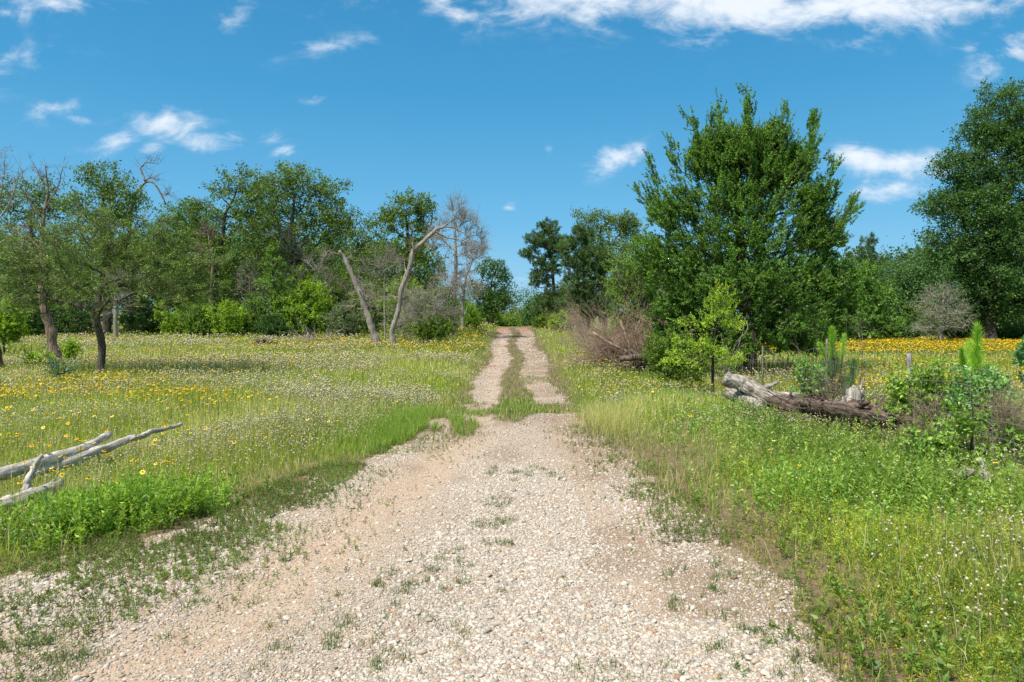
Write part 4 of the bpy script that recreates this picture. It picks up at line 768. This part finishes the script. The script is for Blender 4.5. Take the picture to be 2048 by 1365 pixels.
for i, (a_, q_, rx, rz, D, pl, lb) in enumerate([(1660,660,50,26,38,DRK,'dark low bush behind the left pine seedling'), (1790,655,50,30,44,DRK,'dark undergrowth right of the yellow green tree'), (1930,660,40,24,46,DRK,'dark undergrowth left of the huge oak trunk'), (2030,665,50,22,45,DRK,'dark undergrowth right of the huge oak trunk'), (1850,640,50,40,52,MIDG,'green shrub behind the grey half dead tree'), (1995,690,200,0,0,0,'')][:5]):
    tree('bush', lb, a_, D, [(a_, q_ + rz * .4), (a_, q_ - rz * .2)], .05, [(a_, q_, rx, rz), (a_ - rx * .45, q_ + rz * .3, rx * .5, rz * .5), (a_ + rx * .5, q_ + rz * .25, rx * .5, rz * .55)],
         n=170, kind='bush', leaf=.11, nl=22, clump=.22, shoots=4, shoot_len=.4, pal=pl, seed=130 + i, cat='bush', group='bushes along the wood edges', low=.05, rtip=.008, step=.3, lift=.3)

# far wood that reads as one mass behind everything
rng = np.random.default_rng(400)
cs = []
for (x0, x1, D, hh, n_) in [(-75, -8, 66, 11.5, 3300), (12, 80, 68, 9.5, 2700), (-30, 60, 125, 8.0, 900), (-120, -60, 60, 8, 500), (60, 130, 60, 8, 500)]:
    xx = rng.uniform(x0, x1, n_); hgt_ = hh * (.6 + .4 * fbm(xx, xx * 0, .16, 3, 33)); zz = rng.random(n_) ** .8 * hgt_; yy_ = D + rng.uniform(-4, 6, n_) - 0
    cs.append(np.stack([xx, yy_, zz + tz(xx, yy_)], -1))
cs = np.concatenate(cs); i = np.repeat(np.arange(len(cs)), 34); C = cs[i] + rng.normal(0, .62, (len(i), 3)); lg = rng.uniform(.18, .42, len(i)); v, f = leaves(C, rng.normal(0, 1, (len(i), 3)), lg, lg * .6)
col = pick(len(i), [(.045,.10,.028), (.07,.14,.035), (.03,.07,.02)], [4, 3, 3]) * rng.uniform(.7, 1.3, len(cs))[i][:, None]
tag(mesh('distant_woodland', v, f, M_LEAF, col=col), 'dense dark green wood closing the view behind the single trees', kind='stuff')

# ------------------------------------------------------------------ fence
FP = [(4.6,3.6),(4.85,6.3),(5.08,11.0),(5.50,15.0),(6.0,19.0),(6.0,22.0),(5.75,26.5),(5.45,31.5),(5.1,37.0),(4.75,43.0),(4.4,50.0)]
fence = empty('wire_fence', g(*FP[2])); tag(fence, 'sagging woven wire fence on thin posts running along the right of the track', 'fence')
FH = 1.15; tops = []
rg = np.random.default_rng(5)
for i, (x_, y_) in enumerate(FP):
    b0 = g(x_, y_, -.1); lean = np.array([rg.normal(0, .04), rg.normal(0, .04), 0]); h = FH + (.1 if i == 2 else rg.uniform(-.03, .08))
    P = [b0, b0 + lean * .5 + np.array([0, 0, h * .5 + .1]), b0 + lean + np.array([0, 0, h + .1])]; tops.append((b0 + np.array([0, 0, .1]), lean))
    last = i == len(FP) - 1
    r_ = .11 if last else .021
    if last: P[2][2] += .15
    v, f = tube(*resample(P, [r_, r_, r_ * .9], 7, .004, i), 8, .05, i); mesh('post', v, f, M_POST if last else M_TPOST, fence, smooth=True)
P0, P1, Rr = [], [], []
for i in range(len(FP) - 1):
    (a0, l0), (a1, l1) = tops[i], tops[i + 1]; ns = 14 if FP[i][1] < 26 else 6; nv = int(np.hypot(*(np.array(FP[i + 1]) - FP[i])) / .3)
    def wire(t_, h):
        p_ = a0 * (1 - t_) + a1 * t_ + (l0 * (1 - t_) + l1 * t_) * h / FH; gz = tz(p_[0], p_[1]); p_ = p_.copy(); p_[2] = gz * .5 + p_[2] * .5 + h - .07 * math.sin(math.pi * t_) * (h / FH) + .02 * math.sin(t_ * 17 + h * 9 + i); p_[0] += .05 * math.sin(t_ * 5 + h * 3 + i) * math.sin(math.pi * t_); return p_
    for h in ([.12, .27, .42, .58, .75, .92, 1.1]):
        for s_ in range(ns): P0.append(wire(s_ / ns, h)); P1.append(wire((s_ + 1) / ns, h)); Rr.append(.0028 if FP[i][1] < 16 else .004)
    for s_ in range(1, nv):
        for ha, hb in ((.12, .42), (.42, .75), (.75, 1.1)): P0.append(wire(s_ / nv, ha)); P1.append(wire(s_ / nv, hb)); Rr.append(.0022 if FP[i][1] < 16 else .003)
v, f = frusta(np.array(P0), np.array(P1), np.array(Rr), np.array(Rr), 3); mesh('wire_mesh', v, f, M_WIRE, fence)
# old post further out in the field
b0 = g(px(1818, 700, 15.5)[0], 15.5, -.1); v, f = tube(*resample([b0, b0 + np.array([.01, 0, .6]), b0 + np.array([.0, 0, 1.05])], [.07,.065,.06], 7, .004, 3), 9, .07, 3)
tag(mesh('wooden_post', v, f, M_POST, smooth=True, loc=b0), 'single weathered grey wooden post standing in the field beyond the left leafy vine bush', 'post')

def brush(name, label, c, ext, n_, mat, seed, r_=.012, L_=1.0, arch=.3, extra=()):
    rg = np.random.default_rng(seed); P = rg.normal(0, .42, (n_, 3)); P[:, 2] = np.abs(P[:, 2]) * .9; P = c + P * ext
    a = rg.uniform(0, 6.28, n_); dd = np.stack([np.cos(a), np.sin(a) * .7, rg.normal(.25, .45, n_)], -1); parts = []; E, dv, LL, rr_ = P, dd, L_ * rg.uniform(.5, 1.4, n_), r_ * rg.lognormal(0, .4, n_)
    for lev in range(3):
        m1 = E + dv * (LL * .5)[:, None]; d2 = dv + rg.normal(0, .3, dv.shape); m2 = m1 + d2 * (LL * .5)[:, None]
        parts += [frusta(E, m1, rr_, rr_ * .8, 4), frusta(m1, m2, rr_ * .8, rr_ * .4, 4)]
        E = np.concatenate([m1, m2, m2]); dv = np.concatenate([d2, d2, dv]) + rg.normal(0, .55, (len(E), 3)); LL = np.tile(LL, 3) * .55; rr_ = np.tile(rr_, 3) * .55
    for (P_, R_) in extra: parts.append(tube(*resample(P_, R_, 10, .03, seed), 8, .07, seed))
    v, f = joinm(parts); v[:, 2] = np.maximum(v[:, 2], tz(v[:, 0], v[:, 1]) - .03)
    return tag(mesh(name, v, f, mat, smooth=True, loc=c), label, 'brush pile')
# ------------------------------------------------------------------ logs, stump, brush
def log(name, label, pts, R, mat, seed=0, cat='log', group=None, k=16, stubs=(), ridges=.09, rough=.07):
    Q, RR = resample(pts, R, 22, .012, seed); rg = np.random.default_rng(seed); RR = RR * (1 + rg.normal(0, .05, len(RR))); parts = [tube(Q, RR, k, rough, seed, ridges=ridges)]
    for (t_, d_, L_, r_) in stubs:
        A = Q[int(t_ * (len(Q) - 1))]; d_ = np.array(d_, float); d_ /= np.linalg.norm(d_); parts.append(tube(*resample([A, A + d_ * L_ * .5, A + d_ * L_], [r_, r_ * .8, r_ * .45], 7, .01, seed + 5), 8, .08, seed + 6))
    v, f = joinm(parts); q_ = Vector(Q[-1] - Q[0]).to_track_quat('Z', 'Y'); Mr = np.array(q_.to_matrix())
    o = mesh(name, (v - Q[0]) @ Mr, f, mat, smooth=True); o.location = Q[0]; o.rotation_mode = 'QUATERNION'; o.rotation_quaternion = q_; return tag(o, label, cat, group)
GL = 'weathered branches lying in the left foreground'
def L3(p_, q_, h): return gp(p_, q_, h)
log('fallen_branch', 'longest silver grey fallen branch running from the left edge into the weeds', [L3(-60,968,.2), L3(75,928,.22), L3(150,904,.23), L3(215,872,.24)], [.062,.06,.055,.04], M_POLE, 201, group=GL, ridges=.05)
log('fallen_branch', 'grey split branch lying just behind and right of the longest one', [L3(60,950,.14), L3(180,912,.16), L3(268,874,.19)], [.055,.055,.04], M_POLE, 202, group=GL, ridges=.05)
log('fallen_branch', 'thin far end of grey branch poking out of the grass right of the others', [L3(262,878,.24), L3(310,864,.25), L3(362,848,.28)], [.034,.03,.02], M_POLE, 203, group=GL)
log('fallen_branch', 'short thick broken branch nearest the camera at the left edge', [L3(-40,1026,.15), L3(50,998,.16), L3(118,970,.18)], [.065,.07,.055], M_POLE, 204, group=GL, ridges=.05)
a0 = L3(47,985,.2); log('upright_stub', 'short pale upright stub joining the two nearest fallen branches', [a0, a0 + np.array([.0,.1,.14]), a0 + np.array([.02,.2,.28])], [.028,.024,.018], M_POLE, 205, cat='branch', k=9)
log('fallen_branch', 'thin pale stick lying in the white flowers left of the track', [L3(592,826,.12), L3(620,820,.14), L3(652,813,.12)], [.03,.035,.02], M_POLE, 206, group=GL)
# right side timber
log('fallen_log', 'thick pale topped log leaning on the stump wood behind the second fence post', [L3(1450,755,.62), L3(1490,770,.5), L3(1550,797,.34)], [.12,.13,.11], M_LOG, 211, stubs=[(.9, (.6,-.5,.1), .5, .07), (.7, (.5,-.6,.4), .4, .05)], ridges=.14, rough=.12)
log('fallen_log', 'short whitish log end lying under the thick leaning log', [L3(1462,785,.3), L3(1490,798,.26), L3(1520,814,.2)], [.13,.13,.09], M_LOG, 212)
log('fallen_log', 'dark rotten log lying low between the leaning log and the stump', [L3(1535,800,.3), L3(1590,812,.3), L3(1640,812,.3)], [.10,.11,.09], M_DARKLOG, 213, stubs=[(.5, (.2,-.2,1), .25, .03)], ridges=.14)
log('fallen_log', 'rugged grey brown log with torn bark under the pale stump', [L3(1605,812,.34), L3(1680,820,.36), L3(1750,833,.34), L3(1800,846,.3)], [.09,.135,.125,.08], M_DARKLOG, 214, stubs=[(.2, (.2,.5,.7), .22, .07), (.4, (-.4,-.2,.9), .16, .08), (.72, (.5,-.4,.5), .25, .06), (.95, (.9,-.3,.2), .35, .05), (.12, (-.7,-.4,.2), .3, .06), (.3, (-.3,-.3,.8), .3, .05), (.6, (.1,-.6,.3), .4, .05), (.85, (.6,.1,.5), .35, .04), (.5, (.3,-.7,-.2), .4, .05)], ridges=.16, rough=.2)
b0 = L3(1706,822,.36); d0 = b0[1]; log('tree_stump', 'pale grey upright stump rising from the rugged log', [b0, px(1708,800,d0), px(1706,778,d0 + .04)], [.17,.125,.085], M_LOG, 215, cat='stump', ridges=.12, stubs=[(.5, (.5,.1,.9), .3, .03)])
p0 = L3(1975,985,.0); log('fallen_log', 'pale weathered log end standing in the weeds under the right leafy vine bush', [p0, p0 + np.array([-.01,.03,.15]), p0 + np.array([-.05,.05,.30])], [.045,.04,.028], M_LOG, 216)
log('fallen_log', 'white flat chip of wood on the ground beneath the leafy vine bushes', [L3(1905,955,.14), L3(1925,950,.16), L3(1945,944,.18)], [.05,.055,.03], M_LOG, 217)
brush('brush_pile', 'dark tangle of snapped sticks lying over the rugged log', L3(1700,850,.12), np.array([.8,.4,.4]), 90, M_DARKLOG, 219, .008, .38)
log('fallen_log', 'low grey log at the wood edge left of the brush pile on the meadow', [L3(508,684,.3), L3(530,682,.3), L3(555,685,.25)], [.16,.16,.1], M_DARKLOG, 218)
c = g(px(1245,700,26)[0], 26, .15); brush('brush_pile', 'large heap of rusty dead branches behind the fence right of the track', c, np.array([1.3,1.2,1.2]), 380, M_REDTWIG, 221, .011, .95,
      extra=[([px(1185,665,25), px(1225,690,25), px(1275,715,25)], [.05,.06,.05]), ([px(1240,640,25.5), px(1255,680,25.2), px(1262,720,25)], [.04,.05,.06])])
c = g(px(1290,720,22.5)[0], 22.5, .1); brush('brush_pile', 'lower grey pile of broken timber at the right end of the rusty heap', c, np.array([.75,.6,.55]), 60, M_DARKLOG, 222, .02, .8, extra=[([px(1240,718,22), px(1275,712,22), px(1320,725,22)], [.1,.11,.08]), ([px(1260,700,22.5), px(1290,715,22.3), px(1330,735,22)], [.08,.08,.06])])
c = g(px(1200,690,33)[0], 33, .05); brush('brush_pile', 'grey brown low brush along the fence left of the rusty heap', c, np.array([.9,2.2,.7]), 120, M_TWIG, 223, .010, .7)
c = g(px(640,684,38)[0], 38, .02); brush('brush_pile', 'small grey brush pile with an upright stub at the meadow edge', c, np.array([.75,.5,.28]), 50, M_TWIG, 224, .014, .6, extra=[([g(px(617,684,38)[0], 38, 0), g(px(616,684,38)[0], 38, .35), g(px(615,684,38)[0], 38, .62)], [.12,.09,.05])])
# wind-bent dead shrub by the far post
root = empty('dead_shrub', g(px(1165,670,44)[0], 44)); tag(root, 'tan dead shrub swept to the left beside the far wooden post', 'shrub'); rg = np.random.default_rng(8); parts = []
for i in range(26):
    b = np.array(root.location) + rg.normal(0, .12, 3) * np.array([1, 1, 0]); e = px(rg.uniform(1125, 1160), rg.uniform(606, 640), 44 + rg.normal(0, .3)); mdl = (b + e) / 2 + np.array([.25 + rg.normal(0, .1), 0, .25]); Q, RR = resample([b, mdl, e], [.03,.022,.008], 10, .03, i); parts.append(tube(Q, RR, 4, .02, i, cap=False))
    E = Q[rg.integers(5, 10, 5)]; dd = rg.normal(0, .25, (5, 3)) + np.array([-.3, 0, .15]); parts.append(frusta(E, E + dd, np.full(5, .009), np.full(5, .004), 3))
v, f = joinm(parts); mesh('branches', v, f, M_TANTWIG, root, smooth=True)
# thin pale bare sapling by the leaning log
root = empty('dead_sapling', g(px(1458,700,17.2)[0], 17.2)); tag(root, 'thin pale bare sapling arching up beside the thick leaning log', 'sapling'); parts = []
for i, ln in enumerate([[(1457,760),(1460,715),(1470,680),(1497,668),(1499,650),(1478,628)], [(1458,750),(1463,700),(1485,670),(1490,635)], [(1458,740),(1450,700),(1440,670)], [(1460,730),(1475,700),(1490,690)], [(1458,745),(1466,710),(1478,690),(1484,672)]]):
    P = [px(a_, q_, 17.2 + .05 * i) for a_, q_ in ln]; P[0] = np.array(root.location) + np.array([0, 0, -.03]); Q, RR = resample(P, np.linspace(.014, .005, len(P)), 16, .02, i); parts.append(tube(Q, RR, 5, .02, i, cap=False))
v, f = joinm(parts); mesh('branches', v, f, M_TWIG, root, smooth=True)

# ------------------------------------------------------------------ pine seedlings: upright candles of long needles
def seedling(label, base, D, cand, seed):
    rg = np.random.default_rng(seed); global rng; rng = rg; b0 = g(px(base, 700, D)[0], D, -.03); root = empty('pine_seedling', b0); tag(root, label, 'pine seedling', 'young pines behind the fence')
    parts, vs, fs, cols, o_ = [], [], [], [], 0
    for (x0, y0, x1, y1, wd, bright) in cand:
        A = px(x0, y0, D + rg.normal(0, .05)); Bq = px(x1, y1, D + rg.normal(0, .08)); n_ = int(520 * np.linalg.norm(Bq - A) / .5) + 200
        parts.append(tube(*resample([b0, (b0 + A) / 2 + rg.normal(0, .02, 3), A, Bq], [.018,.014,.011,.006], 12, .004, seed), 6, .03, seed, cap=False))
        t_ = rg.random(n_); P = A + (Bq - A) * t_[:, None]; ax = (Bq - A) / np.linalg.norm(Bq - A); D_ = ax * rg.uniform(.8, 1.5, n_)[:, None] + rg.normal(0, .42, (n_, 3)); lg = (wd / F * D) * rg.uniform(1.2, 2.0, n_) * (1 - .45 * t_ ** 3)
        v, f = leaves(P, D_, lg, np.full(n_, .0045)); vs.append(v); fs.append(f + o_); o_ += len(v); cols.append(pick(n_, [(.17,.32,.025), (.24,.41,.035)] if bright else [(.06,.15,.04), (.09,.20,.05)], [1, 1]))
    v, f = joinm(parts); mesh('stem', v, f, M_OAKBARK, root, smooth=True); mesh('needles', np.concatenate(vs), np.concatenate(fs), M_NEEDLE, root, col=np.concatenate(cols))
seedling('pine seedling with three bright upright candles behind the third fence post', 1672, 13.8, [(1665,720,1664,660,13,1),(1684,715,1688,672,9,1),(1655,720,1640,690,8,1),(1650,712,1637,688,7,1),(1670,760,1668,725,24,0),(1655,770,1650,735,20,0),(1700,775,1708,725,14,0),(1650,790,1640,760,24,0),(1680,800,1690,765,24,0)], 301)
seedling('taller pine seedling with one thick bright candle near the right edge', 1945, 9.6, [(1955,745,1954,655,16,1),(1945,750,1938,690,15,1),(1930,750,1923,700,12,1),(1950,770,1950,730,22,1),(1962,765,1972,740,16,0),(1945,800,1940,765,22,0)], 302)

# ------------------------------------------------------------------ leafy vine bushes at the fence
def vinebush(label, base, D, blobs, seed, n_=120, pal=None, leaf=.06):
    return tree('vine_bush', label, base, D, [(base + 4, 860), (base + 2, 800), (base, 770)], .022, blobs, n=n_, kind='bush', leaf=leaf, nl=10, clump=.13, shoots=3, shoot_len=.17, pal=pal or [(.19,.29,.04), (.27,.37,.06), (.11,.19,.028)], seed=seed, cat='bush', low=.1, rtip=.0035, step=.08, lift=.1, wob=.35)
vinebush('leafy vine bush with heart shaped bright leaves below the lone grey post', 1865, 8.6, [(1830,765,40,26),(1870,760,34,24),(1860,795,46,30),(1810,810,30,40),(1890,810,24,26),(1795,775,18,14),(1840,860,40,40)], 311, 190)
vinebush('leafy vine bush with pale leaves under the taller pine seedling', 1968, 8.3, [(1950,770,44,22),(1985,775,34,28),(1955,815,40,34),(1990,840,30,50),(1930,800,20,26),(2030,880,30,50)], 312, 200, [(.17,.30,.09), (.22,.36,.12), (.09,.20,.05)])
vinebush('sprawling vine bush in the weeds nearest the camera under the two taller ones', 1935, 7.4, [(1900,900,50,30),(1850,890,40,30),(1975,910,44,34),(2030,890,40,50),(1930,850,40,30)], 314, 130, [(.16,.27,.04), (.22,.33,.05), (.10,.18,.03)])
vinebush('low bright bush behind the wire left of the pine seedling with three candles', 1618, 13.0, [(1612,730,18,10),(1620,750,26,14),(1612,780,20,24),(1628,800,14,16)], 313, 110, [(.18,.33,.06), (.24,.40,.08), (.10,.22,.04)], .06)
B2 = lambda lb, base, D, bl, n_, seed: tree('dead_brush', lb, base, D, [(base, 900), (base - 4, 860)], .012, bl, n=n_, kind='bare', seed=seed, rtip=.0024, clump=.26, bk=M_TANTWIG if seed % 2 else M_DARKLOG, cat='brush', low=.02, wob=.3, step=.1)
B2('tangle of thin dead stems below the left leafy vine bush', 1880, 8.1, [(1860,850,50,50),(1900,880,50,50),(1880,920,40,30)], 60, 321)
B2('tangle of thin grey stems along the fence at the right edge', 2010, 7.4, [(2000,860,40,60),(2040,850,40,80),(1990,920,40,30)], 70, 323)
B2('dark dead weed stalks in front of the rugged log', 1760, 10.4, [(1770,860,30,26),(1800,870,26,30),(1720,870,30,20),(1820,880,30,30)], 44, 322)
tree('leafy_bush', 'dark blue green twig of leaves entering from the right edge at fence height', 2062, 9.5, [(2066,800),(2062,740)], .02, [(2052,715,14,16),(2068,700,18,26),(2075,745,22,26),(2110,720,40,40),(2095,790,40,40),(2150,760,40,50)], n=170, kind='bush', leaf=.07, nl=14, clump=.08, shoots=3, shoot_len=.14, pal=[(.06,.17,.07), (.09,.22,.09)], w=[1, 1], seed=331, cat='bush', low=.1, rtip=.004, step=.1)
tree('thistle_plant', 'grey green wispy thistle plant in front of the cedar trunk', 128, 16.5, [(130,770),(128,740)], .015, [(125,750,30,26),(140,775,22,20),(110,740,18,18)], n=60, kind='bush', leaf=.05, nl=12, clump=.1, shoots=3, shoot_len=.22, pal=[(.09,.16,.09), (.13,.20,.11)], w=[1, 1], seed=332, cat='plant', low=.05, rtip=.004, step=.1, lift=.6)
tree('bush', 'fresh green fern like bush at the foot of the snag', 128, 23.0, [(130,715),(130,700)], .02, [(140,705,16,20),(80,720,26,14)], n=70, kind='bush', leaf=.06, nl=22, clump=.12, shoots=4, shoot_len=.25, pal=LIME, seed=333, cat='bush', low=.02, rtip=.004, step=.12, lift=.8)
